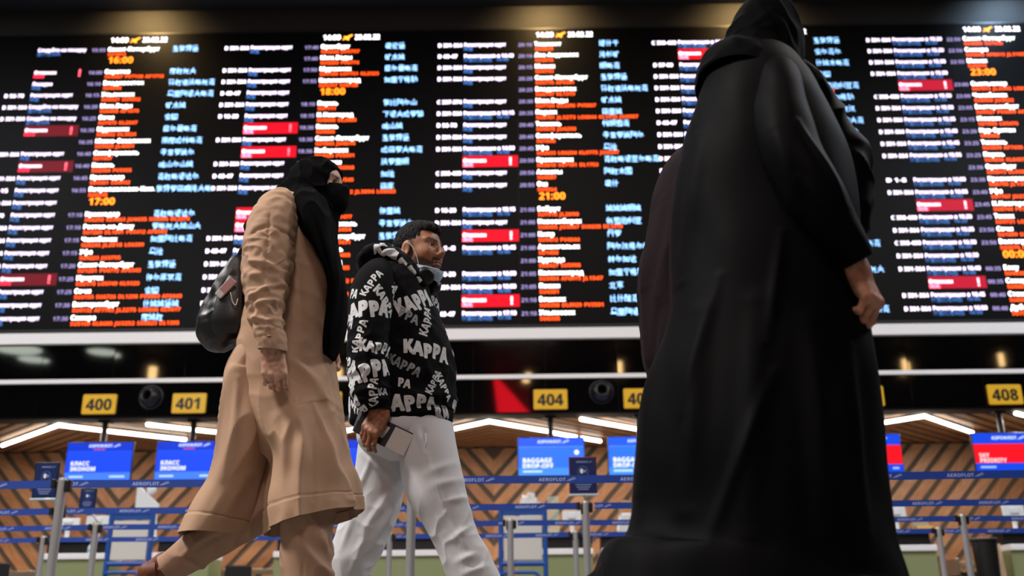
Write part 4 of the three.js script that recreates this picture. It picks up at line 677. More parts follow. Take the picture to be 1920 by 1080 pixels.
// flat sheet with thickness from four pixel corners at a distance
function sheet(q, d, th, slope = [0, 0, 0, 0]) {
  const p = q.map(([a, b], i) => atz(a, b, d - slope[i])), n = V3().crossVectors(V3().subVectors(p[1], p[0]), V3().subVectors(p[3], p[0])).normalize().multiplyScalar(-1), P = [], I = [];
  if (n.z < 0) n.negate();
  const f = p.map((v) => v.clone().addScaledVector(n, th / 2)), b = p.map((v) => v.clone().addScaledVector(n, -th / 2));
  const quad = (A, B, C, E) => { const k = P.length / 3; for (const v of [A, B, C, E]) P.push(v.x, v.y, v.z); I.push(k, k + 1, k + 2, k, k + 2, k + 3); };
  quad(f[3], f[2], f[1], f[0]); quad(b[0], b[1], b[2], b[3]); for (let i = 0; i < 4; i++) { const j = (i + 1) % 4; quad(f[i], f[j], b[j], b[i]); }
  const g = new THREE.BufferGeometry(); g.setAttribute('position', new THREE.BufferAttribute(new Float32Array(P), 3)); g.setAttribute('uv', new THREE.BufferAttribute(new Float32Array([0, 0, 1, 0, 1, 1, 0, 1, ...new Array(40).fill(0.5)]), 2)); g.setIndex(I); g.computeVertexNormals(); return g.toNonIndexed();
}
// ------------------------------------------------------------------ woman in the beige coat
{
  const D = 3.3, base = atz(560, 1234, D), t = person('woman in beige long coat, trousers, black headscarf and mask, walking with a shoulder bag', base);
  const w = (px, py, dz = 0) => atz(px, py, D - dz);
  const skin = lin('#d4a98f'), body = [];
  const H = headGeo({ skin, lip: null, brow: lin('#1a110d'), fine: 0.003, neckTo: [-0.04, -0.18, 0] }), hd = placeHead(H.geo, 598, 356, D, 0, 0.89, 0.30, 0.0);
  const handSpec = { elbow: w(500, 540, 0.245), wrist: w(510, 654, 0.262), along: V3(0.16, -1, -0.02), back: V3(0.25, 0.05, 1), curl: [0.85, 0.95, 0.9, 0.8], thumb: [0.9, 0.6], side: -1, size: 0.92 };
  const tint = (x, y, z) => mix3(skin, lin('#a86f5a'), clamp(0.3 + 0.5 * noise3(x * 45, y * 45, z * 45)));
  const farHand = { wrist: w(612, 640, -0.16), along: V3(0.2, -1, 0.05), back: V3(0.1, 0, -1), curl: [0.7, 0.75, 0.8, 0.8], thumb: [0.7, 0.5], side: 1, size: 0.92 };
  const bones = [[w(540, 700), w(545, 560), 0.13, 0.10], [w(545, 560), w(548, 440), 0.10, 0.12], [w(548, 440), w(575, 380), 0.09, 0.05], [w(548, 425, 0.10), w(548, 425, -0.10), 0.055, 0.055],
    [w(538, 425, 0.11), w(500, 520, 0.235), 0.045, 0.04], [w(500, 520, 0.235), w(508, 642, 0.262), 0.04, 0.027], [w(555, 420, -0.13), w(585, 530, -0.18), 0.045, 0.04], [w(585, 530, -0.18), w(611, 632, -0.16), 0.04, 0.027],
    [w(550, 720, 0.08), w(575, 960, 0.1), 0.08, 0.06], [w(575, 960, 0.1), w(573, 1195, 0.1), 0.055, 0.036], [w(535, 720, -0.06), w(450, 960, -0.08), 0.08, 0.058], [w(450, 960, -0.08), w(300, 1070, -0.08), 0.05, 0.034]];
  t.wear('body', [joinColoured([bodyMesh(bones, 0.014, tint), hd.geo, hand(handSpec, tint), hand(farHand, tint)])], skinMat);
  eyes(t, hd.m);

  // coat
  const beige = cloth({ color: 0xbc9a80, roughness: 0.8, sheen: 0.15, sheenColor: new THREE.Color(0xffe2c4), sheenRoughness: 0.6 });
  const coatRidge = ridges(D - 0.2, [[572, 770, 560, 930, 9, 0.010], [604, 770, 622, 935, 10, 0.012], [640, 830, 656, 940, 7, 0.008], [540, 800, 528, 950, 7, 0.006], [588, 800, 590, 935, 5, -0.006], [500, 640, 600, 720, 9, 0.009], [545, 660, 612, 760, 8, 0.009], [560, 620, 606, 660, 8, 0.007], [555, 560, 610, 610, 8, 0.007], [560, 430, 600, 520, 9, 0.008], [572, 440, 616, 560, 7, 0.007], [548, 470, 560, 640, 9, 0.008], [640, 925, 650, 940, 5, 0.006]]);
  const seam = (left, at, amp = 0.0035) => -amp * Math.exp(-(((left - at) / 0.0022) ** 2));
  const front = loft(D, [[552, 374, 22, 0.06], [546, 386, 46, 0.14], [545, 410, 62, 0.185], [545, 450, 68, 0.19], [547, 500, 76, 0.18], [548, 560, 81, 0.172], [541, 620, 86, 0.172], [534, 680, 90, 0.178], [541, 740, 92, 0.19], [560, 800, 84, 0.2], [580, 850, 70, 0.2, 0.02], [585, 900, 76, 0.2, 0.02, -0.05], [586, 945, 83, 0.205, 0.02, -0.10], [588, 979, 85, 0.21, 0.02, -0.15]], {
    nu: 150, nv: 260, fold: (th, v, p, l) => { const low = smooth(0.45, 0.95, v), q = fbm(p.x * 5 + 1, p.y * 1.2, p.z * 5, 2); return coatRidge(p) + low * (0.020 * rid(q * 1.6) - 0.008) + 0.004 * noise3(p.x * 9, p.y * 7, p.z * 9) + 0.004 * (1 - low) * rid(noise3(p.x * 7 + p.y * 5, p.y * 6 - p.x * 4, p.z * 6)) + seam(l, 0.058) + (l < 0.058 ? 0.002 : 0) ; } });
  const backRidge = ridges(D - 0.15, [[470, 715, 458, 880, 9, 0.012], [447, 710, 438, 860, 6, 0.009], [490, 720, 487, 830, 7, 0.010], [455, 880, 405, 975, 9, 0.010], [430, 900, 380, 985, 7, 0.007]]);
  const back = loft(D, [[505, 620, 14, 0.06, -0.01], [490, 660, 38, 0.14, -0.01], [478, 700, 45, 0.165, -0.02], [474, 730, 47, 0.175, -0.02], [470, 770, 47, 0.18, -0.02], [466, 820, 45, 0.18, -0.02], [459, 870, 43, 0.18, -0.03], [446, 915, 46, 0.175, -0.04, -0.12], [422, 962, 51, 0.17, -0.04, -0.30], [399, 1003, 48, 0.165, -0.04, -0.46]], {
    nu: 120, nv: 170, capStart: true, fold: (th, v, p, l) => backRidge(p) + 0.014 * rid(noise3(p.x * 6 - p.y * 2, p.y * 1.5, p.z * 6)) * smooth(0, 0.3, v) + seam(l, 0.058) + (l < 0.058 ? 0.002 : 0) });
  const slvRidge = ridges(D - 0.31, [[463, 436, 503, 419, 4, -0.006], [503, 419, 552, 434, 4, -0.006], [503, 384, 501, 470, 2.5, -0.004], [501, 470, 494, 538, 2.5, -0.004], [462, 486, 505, 498, 6, 0.010], [520, 500, 545, 470, 6, 0.007], [458, 512, 500, 518, 7, 0.008], [463, 562, 505, 538, 5, 0.011], [503, 541, 534, 520, 5, 0.009], [470, 575, 528, 560, 6, 0.010], [466, 590, 500, 604, 5, 0.009], [500, 604, 528, 590, 5, 0.008], [476, 612, 520, 618, 5, 0.008], [485, 640, 525, 628, 4, 0.005], [480, 550, 470, 600, 6, -0.007], [510, 560, 520, 610, 6, -0.006], [470, 455, 490, 480, 8, 0.006], [530, 440, 540, 480, 7, 0.006], [525, 540, 500, 585, 5, 0.006]]);
  const sleeve = loft(D, [[534, 377, 12, 0.04, 0.12], [527, 388, 34, 0.075, 0.15], [514, 416, 44, 0.09, 0.185], [505, 450, 46, 0.088, 0.21], [500, 490, 44, 0.082, 0.228], [498, 530, 40, 0.078, 0.238], [497, 570, 33, 0.068, 0.25], [500, 600, 29, 0.06, 0.258], [505, 626, 27, 0.052, 0.262], [508, 640, 25, 0.048, 0.262]], {
    nu: 120, nv: 200, capStart: true, fold: (th, v, p) => slvRidge(p) + 0.006 * smooth(0.25, 0.5, v) * rid(noise3(p.x * 9 + p.y * 13, p.y * 11 - p.x * 7, p.z * 8)) + 0.003 * noise3(p.x * 22, p.y * 26, p.z * 20) });
  const cuff = loft(D, [[505, 622, 25, 0.05, 0.262, 0.12], [507, 629, 28, 0.055, 0.262, 0.13], [510, 646, 28, 0.053, 0.262, 0.18], [511, 657, 26, 0.05, 0.26, 0.22]], { nu: 80, nv: 24, fold: (th, v, p) => 0.002 * noise3(p.x * 30, p.y * 30, p.z * 30) });
  const farSleeve = loft(D, [[560, 385, 14, 0.04, -0.12], [566, 400, 34, 0.08, -0.15], [574, 450, 36, 0.085, -0.19], [585, 530, 34, 0.078, -0.2], [600, 600, 27, 0.065, -0.18], [611, 640, 23, 0.055, -0.16]], { nu: 60, nv: 60, capStart: true });
  const coat = t.wear('coat', [front, back], beige);
  t.wear('sleeve', [sleeve], beige, coat); t.wear('cuff', [cuff], beige, coat); t.wear('sleeve', [farSleeve], beige, coat);
  // trousers
  const legRidge = ridges(D - 0.2, [[596, 1000, 612, 1050, 6, 0.010], [560, 1010, 600, 1075, 7, 0.009], [612, 985, 606, 1060, 5, -0.008], [566, 988, 565, 1090, 1.6, -0.004], [590, 1050, 612, 1085, 6, 0.008]]);
  const legF = loft(D, [[575, 900, 50, 0.1, 0.09], [577, 985, 48, 0.1, 0.09], [575, 1040, 46, 0.095, 0.09], [573, 1080, 46, 0.09, 0.09], [573, 1150, 46, 0.09, 0.09], [574, 1200, 46, 0.085, 0.09]], { nu: 100, nv: 110, fold: (th, v, p) => legRidge(p) + 0.006 * rid(noise3(p.x * 8 + 3, p.y * 7 + p.x * 6, p.z * 8)) });
  const legRb = ridges(D, [[400, 1000, 340, 1040, 5, 0.008], [440, 990, 360, 1030, 5, -0.006], [330, 1040, 370, 1062, 5, 0.006]]);
  const legB = loft(D, [[535, 880, 52, 0.1, -0.08], [492, 938, 47, 0.095, -0.08], [430, 990, 39, 0.085, -0.08], [370, 1030, 33, 0.07, -0.08], [311, 1066, 25, 0.058, -0.08]], { nu: 90, nv: 110, fold: (th, v, p) => legRb(p) + 0.006 * rid(noise3(p.x * 8, p.y * 8 - p.x * 6, p.z * 8)) });
  t.wear('trousers', [legF, legB], cloth({ color: 0xae8d76, roughness: 0.85 }));
  // shoes
  const brown = std({ color: 0x6b3416, roughness: 0.6, bumpMap: clothBump, bumpScale: 0.0006 });
  const hb = w(274, 1078, -0.08), bb = w(305, 1150, -0.08), tb = w(328, 1190, -0.08);
  t.wear('shoe', [shoeGeo(hb, bb, tb, V3(0.75, 0.55, 0), 0.036), loft(D, [[300, 1070, 21, 0.045, -0.08], [284, 1075, 24, 0.047, -0.08]], { nu: 40, nv: 10 })], brown);
  const hf = w(560, 1222, 0.09), bf = w(620, 1226, 0.09), tf = w(668, 1229, 0.09);
  hf.y = 0.04; bf.y = 0.037; tf.y = 0.03;
  t.wear('shoe', [shoeGeo(hf, bf, tf, V3(0, 1, 0), 0.036)], brown);

  // headscarf
  const inv = hd.m.clone().invert(), q = V3(), black = cloth({ color: 0x070708, roughness: 0.92, specularIntensity: 0.1, bumpScale: 0.0003, sheen: 0, sheenColor: new THREE.Color(0x8a8f99), sheenRoughness: 0.5 });
  const hs = { cap: ell(-0.022, 0.034, 0, 0.122, 0.110, 0.092), low: ell(-0.005, -0.05, 0, 0.105, 0.105, 0.09), neck: cap(-0.02, -0.11, 0, -0.045, -0.2, 0, 0.088, 0.115) };
  const nape = capv(w(540, 376, 0.0), w(482, 428, -0.03), 0.06, 0.045), chest = capv(w(592, 412, 0.02), w(604, 455, 0.04), 0.075, 0.05), collar = capv(w(560, 405, 0.05), w(585, 430, 0.05), 0.085, 0.06);
  const cut = ell(0.128, -0.012, 0, 0.074, 0.102, 0.105);
  const scarfF = (x, y, z) => {
    q.set(x, y, z).applyMatrix4(inv); const a = q.x, b = q.y, c = q.z;
    let d = smin(smin(hs.cap(a, b, c), hs.low(a, b, c), 0.05), hs.neck(a, b, c), 0.05) * 0.88;
    d = smin(d, nape(x, y, z), 0.04); d = smin(d, chest(x, y, z), 0.04); d = smin(d, collar(x, y, z), 0.04);
    d = smax(d, -cut(a, b, c) * 0.88, 0.006);
    const fold = rid(noise3(x * 7 + y * 9, y * 5 - x * 8, z * 7)) * 0.007 + rid(noise3(x * 14 + 4, y * 12 + x * 9, z * 10)) * 0.003;
    return d - fold + 0.004;
  };
  const c0 = w(550, 372);
  t.wear('headscarf', [meshField(scarfF, [c0.x - 0.24, c0.y - 0.26, c0.z - 0.2], [c0.x + 0.26, c0.y + 0.22, c0.z + 0.2], 0.006)], black);
  const drape = loft(D, [[580, 388, 30, 0.11, 0.07], [588, 410, 34, 0.13, 0.085], [600, 437, 29, 0.14, 0.10], [613, 468, 19, 0.135, 0.10], [625, 502, 13, 0.13, 0.085], [633, 540, 13, 0.12, 0.07], [632, 580, 14.5, 0.11, 0.06], [629, 612, 14.5, 0.105, 0.06], [623, 645, 13, 0.09, 0.06], [618, 670, 7, 0.06, 0.06]], { nu: 60, nv: 110, capStart: true, capEnd: true, fold: (th, v, p) => 0.006 * rid(noise3(p.x * 10, p.y * 2.5, p.z * 12)) });
  t.wear('scarf_end', [drape], black);
  // face mask
  const mf = union([ell(0.048, -0.040, 0, 0.076, 0.078, 0.068), cap(0.088, 0.0, 0, 0.116, -0.018, 0, 0.012, 0.018), ell(0.075, -0.07, 0, 0.055, 0.05, 0.045)], 0.03);
  const mg = meshField((x, y, z) => { const rib = 0.0; let d = mf(x, y, z); d = smax(d, y - (0.004 - 0.07 * (0.1 - x) * 0 - 0.35 * Math.max(0, Math.abs(z) - 0.02) * 0.3), 0.003); d = smax(d, -(x - 0.012), 0.003); return d; }, [-0.03, -0.14, -0.1], [0.15, 0.03, 0.1], 0.003).applyMatrix4(hd.m);
  t.wear('face_mask', [mg], cloth({ color: 0x0d1011, roughness: 0.9, specularIntensity: 0.15, bumpScale: 0.0002 }));

  // shoulder bag
  const bagBase = w(425, 640, -0.02), bag = thing('shoulder_bag', 'slouchy black leather shoulder bag hanging behind the woman in beige', 'bag', [bagBase.x, 0, bagBase.z]);
  const loc = (g) => g.translate(-bagBase.x, 0, -bagBase.z), leather = std({ color: 0x16171a, roughness: 0.34, bumpMap: clothBump, bumpScale: 0.0004 });
  const bagRidge = ridges(D, [[440, 495, 378, 600, 6, 0.010], [448, 500, 455, 600, 8, -0.010], [425, 560, 445, 600, 6, 0.007], [380, 605, 460, 590, 7, 0.006], [410, 540, 395, 620, 7, -0.006]]);
  part('bag_body', loc(loft(D, [[447, 486, 12, 0.04, 0.0], [447, 500, 17, 0.055, 0.0], [443, 525, 26, 0.068, 0.0], [436, 555, 36, 0.078, 0.0], [427, 590, 46, 0.085, 0.0], [421, 615, 51, 0.086, 0.0], [423, 636, 42, 0.075, 0.0], [427, 648, 24, 0.05, 0.0], [429, 651, 8, 0.02, 0.0]], { nu: 90, nv: 110, capEnd: true, capStart: true, power: 2.3, fold: (th, v, p) => bagRidge(p) + 0.004 * noise3(p.x * 12, p.y * 12, p.z * 12) })), leather, bag);
  const pocket = part('pocket', loc(loft(D, [[441, 520, 14, 0.012, 0.070], [430, 560, 24, 0.016, 0.078], [424, 600, 30, 0.018, 0.082], [424, 625, 22, 0.012, 0.076]], { nu: 50, nv: 40, capStart: true, capEnd: true })), leather, bag);
  part('zip_pull', loc(tube([w(432, 548, 0.1), w(436, 566, 0.105), w(442, 572, 0.105), w(446, 560, 0.1)], 0.0018, 30, 6)), std({ color: 0xc9c4bb, metalness: 0.9, roughness: 0.3 }), bag);
  part('strap', loc(tube([w(442, 492, 0.0), w(456, 462, 0.02), w(476, 432, 0.03), w(510, 390, 0.09), w(535, 373, 0.135), w(551, 388, 0.165), w(555, 412, 0.18), w(552, 440, 0.15), w(530, 470, 0.08), w(490, 485, 0.01), w(455, 492, 0.0)], 0.0075, 90, 10)), std({ color: 0x0d0d0f, roughness: 0.5 }), bag);
  const ph0 = w(424, 539, 0.1), ph = thing('phone', 'pale pink phone sticking out of the black shoulder bag', 'phone', [ph0.x, ph0.y, ph0.z]);
  const pc = part('case', new RoundedBoxGeometry(0.03, 0.075, 0.008, 3, 0.003), std({ color: 0xb98f8c, roughness: 0.3 }), ph); part('corner', new RoundedBoxGeometry(0.027, 0.022, 0.009, 3, 0.003).translate(0, -0.03, 0), std({ color: 0xd9d6da, roughness: 0.3 }), pc); ph.rotation.set(0.1, 0, -0.72);
  // papers held in the far hand
  const pb = w(630, 620, -0.12), pap = thing('paper_sheet', 'folded white paper held in front of the woman in beige', 'paper', [pb.x, 0, pb.z]);
  part('sheet', sheet([[616, 560], [645, 546], [632, 668], [612, 700]], D + 0.13, 0.003).translate(-pb.x, 0, -pb.z), std({ color: 0xf2f0ee, roughness: 0.7 }), pap);
}
// ------------------------------------------------------------------ man in the printed hoodie
{
  const D = 4.0, base = atz(760, 1223, D), t = person('bearded man in black hoodie with white lettering and white trousers, mask under chin', base);
  const w = (px, py, dz = 0) => atz(px, py, D - dz);
  const skin = lin('#a36c4e'), hair = lin('#0d0a09');
  const H = headGeo({ skin, lip: lin('#8a5350'), brow: hair, beard: lin('#120c0a'), fine: 0.0026, neckTo: [-0.05, -0.19, 0] }), hd = placeHead(H.geo, 786, 476, D, 0, 1.05, 0.50, 0.02);
  const tint = (x, y, z) => mix3(skin, lin('#6b3d2c'), clamp(0.3 + 0.5 * noise3(x * 45, y * 45, z * 45)));
  const hs = { elbow: w(697, 700, 0.21), wrist: w(715, 768, 0.205), along: V3(-0.42, -0.9, 0.10), back: V3(-0.15, 0.15, 1), curl: [0.55, 0.62, 0.62, 0.6], thumb: [1.0, 0.9], side: -1, size: 1.0, spread: 0.03 };
  const fh = { wrist: w(815, 740, -0.2), along: V3(0.3, -1, 0.1), back: V3(0, 0, -1), curl: [0.5, 0.55, 0.6, 0.6], thumb: [0.7, 0.4], side: 1 };
  const bones = [[w(757, 780), w(757, 690), 0.12, 0.12], [w(757, 690), w(752, 580), 0.13, 0.11], [w(752, 570), w(775, 490), 0.09, 0.055], [w(745, 555, 0.09), w(745, 555, -0.09), 0.06, 0.06], [w(722, 560, 0.13), w(692, 650, 0.21), 0.045, 0.042], [w(692, 650, 0.21), w(714, 755, 0.2), 0.042, 0.028], [w(760, 560, -0.13), w(790, 650, -0.21), 0.045, 0.042], [w(790, 650, -0.21), w(814, 732, -0.2), 0.042, 0.028],
    [w(785, 840, 0.08), w(835, 950, 0.1), 0.07, 0.06], [w(835, 950, 0.1), w(915, 1180, 0.1), 0.06, 0.04], [w(728, 840, -0.07), w(695, 960, -0.08), 0.07, 0.06], [w(695, 960, -0.08), w(612, 1180, -0.08), 0.06, 0.04]];
  t.wear('body', [joinColoured([bodyMesh(bones, 0.014, tint), hd.geo, hand(hs, tint), hand(fh, tint)])], skinMat);
  eyes(t, hd.m);
  // hair: short sides, longer combed top
  const crown = ell(-0.014, 0.046, 0, 0.101, 0.094, 0.079), top = ell(0.004, 0.093, 0, 0.092, 0.042, 0.062);
  const hairF = (x, y, z) => {
    const az = Math.abs(z), n = noise3(x * 55, y * 30, z * 90) * 0.0022 + noise3(x * 130, y * 60, z * 160) * 0.0012;
    let d = smin(crown(x, y, z), top(x, y, z), 0.02) - n;
    const frontLine = 0.060 - 0.2 * az + (y - 0.05) * 0.45, line = Math.max(0.052 - 0.0 * x, 0) ; // forehead stays free
    const face = x > 0.046 ? Math.max(0.078 - y - (x - 0.046) * 0.1, -0.02) : -1; d = smax(d, face, 0.006);
    const side = x > 0.016 ? 0.030 - y : x > -0.03 ? 0.028 - y : -0.042 - y; d = smax(d, Math.min(Math.max(side, -0.05), 0.06) * 0.8, 0.010);
    return d;
  };
  t.wear('hair', [meshField(hairF, [-0.13, -0.07, -0.1], [0.12, 0.16, 0.1], 0.0028).applyMatrix4(hd.m)], phys({ color: 0x0b0909, roughness: 0.7, specularIntensity: 0.35 }));

  // hoodie with brush lettering
  const S = 448, word = (g, text, x, y, size, ang, stroke, col = '#dcdfe2') => { g.save(); g.translate(x, y); g.rotate(ang); g.font = `${stroke > 1 ? 'bold ' : ''}${size}px sans-serif`; g.textAlign = 'center'; g.textBaseline = 'middle'; g.fillStyle = g.strokeStyle = col; g.lineJoin = 'round'; g.lineWidth = size * 0.03 * stroke; [...text].forEach((c, i) => { const wd = size * 0.62; g.save(); g.translate((i - (text.length - 1) / 2) * wd, ((i * 37) % 5 - 2) * size * 0.03); g.rotate((((i * 53) % 7) - 3) * 0.03); g.scale(0.98, 1.12); g.fillText(c, 0, 0); if (stroke > 1) g.strokeText(c, 0, 0); g.restore(); }); g.restore(); };
  const print = (W, Hm, cx, bottom, words) => { const R = 1300; const tx = canvas(Math.round(W * R), Math.round(Hm * R), (g, cw, ch) => { g.fillStyle = '#08080a'; g.fillRect(0, 0, cw, ch); for (const [s, px, py, size, ang, st, col] of words) { const x = ((px - cx) / S + W / 2) * R, y = ch - ((bottom - py) / S) * R; word(g, s, x, y, size / S * R, ang, st, col); } }); tx.wrapS = tx.wrapT = THREE.RepeatWrapping; tx.repeat.set(1 / W, 1 / Hm); tx.offset.set(0.5, 0); return tx; };
  const W1 = 0.95, K = 'KAPPA', torsoTex = print(W1, 0.70, 755, 797, [
    [K, 742, 545, 19, 1.0, 2], [K, 800, 588, 33, -0.35, 3], ['PPA', 776, 617, 22, 0.45, 2, '#9a9da2'], [K, 812, 625, 20, -1.2, 1.2], [K, 806, 678, 29, 0.1, 3], [K, 764, 706, 20, 0.42, 2, '#8c8f94'], ['PA', 766, 739, 18, 0.1, 2.5], [K, 818, 732, 16, -1.15, 1.3, '#c6c9cc'], [K, 842, 735, 17, 0.9, 1.6], [K, 776, 773, 32, -0.03, 3], ['KA', 838, 790, 24, -0.5, 2.5], [K, 672, 770, 17, 0.35, 2], [K, 664, 700, 26, 0.2, 2.5], [K, 690, 600, 26, 0.3, 2.5],
    [K, 590, 560, 24, 0.5, 2], [K, 610, 640, 28, -0.4, 3], [K, 585, 710, 20, 0.9, 1.5], [K, 600, 765, 30, 0.0, 3], [K, 905, 560, 24, -0.5, 2], [K, 915, 640, 30, 0.3, 3], [K, 925, 710, 22, -1.0, 2], [K, 920, 770, 30, 0.1, 3]]);
  const slvTex = print(0.62, 0.66, 693, 770, [
    [K, 695, 552, 17, -1.12, 1.2], [K, 729, 576, 20, 0.62, 2.4], ['APPA', 697, 598, 33, -0.14, 3.2], ['PA', 662, 568, 18, 0.25, 2], [K, 682, 645, 18, -1.25, 1.2], [K, 716, 664, 22, 0.08, 2.8], ['KAPPA', 692, 703, 32, -0.18, 3.2], [K, 697, 738, 17, -1.2, 1.3], ['KA', 714, 742, 15, 0.2, 2.2], [K, 660, 740, 24, 1.35, 2.4], ['PA', 656, 615, 20, 0.6, 2], [K, 760, 560, 20, 0.9, 2], [K, 640, 680, 24, 0.4, 2]]);
  const knit = (map) => cloth({ map, roughness: 0.9, bumpScale: 0.0005 });
  const tr = ridges(D - 0.18, [[770, 560, 830, 640, 8, 0.008], [740, 640, 790, 680, 8, 0.008], [735, 700, 830, 690, 9, 0.008], [735, 750, 850, 730, 9, 0.010], [740, 600, 760, 660, 8, -0.008], [760, 775, 840, 760, 6, 0.008]]);
  const torso = loft(D, [[745, 496, 30, 0.10], [743, 512, 46, 0.165], [746, 540, 55, 0.2], [752, 575, 60, 0.205], [756, 620, 76, 0.2], [759, 684, 93, 0.2], [756, 740, 98, 0.2], [754, 772, 98, 0.195], [755, 788, 93, 0.18], [755, 798, 88, 0.17]], { nu: 130, nv: 150, fold: (th, v, p) => tr(p) + 0.007 * smooth(0.2, 0.6, v) * rid(noise3(p.x * 7 + p.y * 4, p.y * 6, p.z * 7)) + 0.003 * noise3(p.x * 18, p.y * 18, p.z * 18) });
  const hoodie = t.wear('hoodie', [torso], knit(torsoTex));
  const sr = ridges(D - 0.28, [[660, 640, 700, 655, 7, 0.010], [690, 660, 728, 640, 7, 0.010], [660, 690, 725, 700, 8, 0.010], [662, 735, 725, 725, 7, 0.012], [670, 750, 725, 745, 6, 0.010], [690, 560, 680, 620, 9, 0.006]]);
  const slv = loft(D, [[718, 503, 16, 0.05, 0.1], [709, 520, 34, 0.085, 0.15], [700, 545, 42, 0.095, 0.185], [694, 580, 42, 0.095, 0.205], [691, 630, 38, 0.09, 0.22], [691, 685, 37, 0.088, 0.22], [695, 730, 36, 0.082, 0.21], [703, 752, 31, 0.07, 0.2], [708, 762, 25, 0.055, 0.195], [709, 772, 23, 0.05, 0.195]], { nu: 110, nv: 150, capStart: true, fold: (th, v, p) => sr(p) + 0.008 * smooth(0.35, 0.7, v) * rid(noise3(p.x * 8 - p.y * 6, p.y * 12, p.z * 8)) });
  t.wear('sleeve', [slv], knit(slvTex), hoodie);
  t.wear('sleeve', [loft(D, [[770, 510, 16, 0.05, -0.1], [778, 545, 40, 0.09, -0.18], [790, 630, 38, 0.088, -0.22], [802, 700, 34, 0.08, -0.22], [813, 742, 24, 0.055, -0.2]], { nu: 60, nv: 60, capStart: true })], knit(slvTex), hoodie);
  const hoodTex = print(0.6, 0.4, 0, 0, []);
  const hoodT = canvas(700, 400, (g) => { g.fillStyle = '#08080a'; g.fillRect(0, 0, 700, 400); word(g, 'KAPPA', 180, 160, 70, 1.3, 3); word(g, 'KAPPA', 330, 220, 90, 1.65, 3.4); word(g, 'KA', 470, 120, 70, 1.2, 3); word(g, 'KAPPA', 560, 270, 60, 1.9, 2.5); word(g, 'PA', 80, 260, 60, 1.2, 2.5); }); hoodT.wrapS = hoodT.wrapT = THREE.RepeatWrapping; hoodT.repeat.set(1.6, 3); hoodT.offset.set(0.5, 0.1);
  t.wear('hood', [loft(D, [[682, 516, 8, 0.05], [688, 502, 17, 0.10], [704, 494, 21, 0.145, 0.01], [727, 491, 21, 0.155, 0.02], [748, 499, 20, 0.15, 0.03], [766, 514, 17, 0.135, 0.03], [784, 530, 13, 0.12, 0.03], [796, 548, 8, 0.09, 0.03]], { nu: 80, nv: 90, capStart: true, capEnd: true, fold: (th, v, p) => 0.012 * rid(noise3(p.x * 9, p.y * 12, p.z * 7)) })], knit(hoodT), hoodie);
  // trousers
  const whiteCloth = cloth({ color: 0xd9dadd, roughness: 0.8 });
  const pr = ridges(D - 0.2, [[850, 866, 800, 888, 8, 0.007], [862, 897, 815, 912, 8, 0.008], [874, 930, 835, 940, 6, 0.010], [800, 850, 835, 960, 4, 0.006], [835, 960, 880, 1060, 3, 0.006], [760, 860, 830, 1000, 10, 0.008], [880, 985, 850, 1010, 6, 0.010], [890, 1040, 860, 1050, 7, 0.012], [910, 1062, 870, 1075, 7, 0.010], [780, 800, 795, 850, 5, 0.008], [795, 805, 797, 845, 3, -0.008]]);
  const hips = loft(D, [[756, 772, 80, 0.16], [757, 800, 88, 0.178], [759, 825, 86, 0.17], [760, 848, 68, 0.12], [760, 866, 36, 0.06]], { nu: 110, nv: 60, capEnd: true, fold: (th, v, p) => pr(p) });
  const lf = loft(D, [[800, 800, 50, 0.11, 0.07], [802, 840, 54, 0.12, 0.08], [808, 880, 56, 0.118, 0.09], [818, 920, 55, 0.112, 0.1], [836, 962, 46, 0.1, 0.1], [856, 1012, 40, 0.092, 0.1], [880, 1062, 44, 0.09, 0.1], [902, 1110, 44, 0.088, 0.1], [916, 1160, 40, 0.08, 0.1], [922, 1192, 34, 0.07, 0.1]], { nu: 110, nv: 170, capStart: true, fold: (th, v, p) => pr(p) + 0.005 * smooth(0.25, 0.5, v) * rid(noise3(p.x * 6 + p.y * 5, p.y * 7 - p.x * 4, p.z * 7)) });
  const pb = ridges(D, [[700, 860, 660, 950, 6, 0.010], [735, 920, 680, 1000, 7, 0.012], [745, 935, 700, 1015, 5, 0.010], [690, 990, 660, 1070, 6, 0.010], [668, 960, 640, 1030, 6, 0.008], [680, 850, 740, 905, 7, 0.008]]);
  const lb = loft(D, [[725, 805, 50, 0.11, -0.05], [720, 850, 50, 0.118, -0.07], [712, 900, 49, 0.112, -0.08], [700, 950, 48, 0.105, -0.08], [676, 1010, 46, 0.095, -0.08], [652, 1065, 43, 0.09, -0.08], [632, 1125, 40, 0.084, -0.08], [612, 1185, 34, 0.07, -0.08]], { nu: 110, nv: 160, capStart: true, fold: (th, v, p) => pb(p) + 0.006 * smooth(0.2, 0.5, v) * rid(noise3(p.x * 6 - p.y * 5, p.y * 7 + p.x * 4, p.z * 7)) });
  const trs = t.wear('trousers', [hips, lf, lb], whiteCloth);
  t.wear('drawstring', [tube([w(796, 812, 0.2), w(797, 830, 0.205), w(793, 846, 0.205), w(790, 855, 0.2)], 0.0028, 24, 8), tube([w(798, 812, 0.2), w(799, 828, 0.205), w(796, 838, 0.207), w(797, 850, 0.204)], 0.0028, 24, 8)], std({ color: 0xeeeeee, roughness: 0.7 }), trs);
  // shoes below the frame
  const shoeM = std({ color: 0xd0d0d0, roughness: 0.6 });
  for (const [a, b, c, dz] of [[905, 955, 1000, 0.1], [600, 650, 692, -0.08]]) { const A = w(a, 1212, dz), B = w(b, 1216, dz), C = w(c, 1220, dz); A.y = 0.042; B.y = 0.04; C.y = 0.032; t.wear('shoe', [shoeGeo(A, B, C, V3(0, 1, 0), 0.04)], shoeM); }
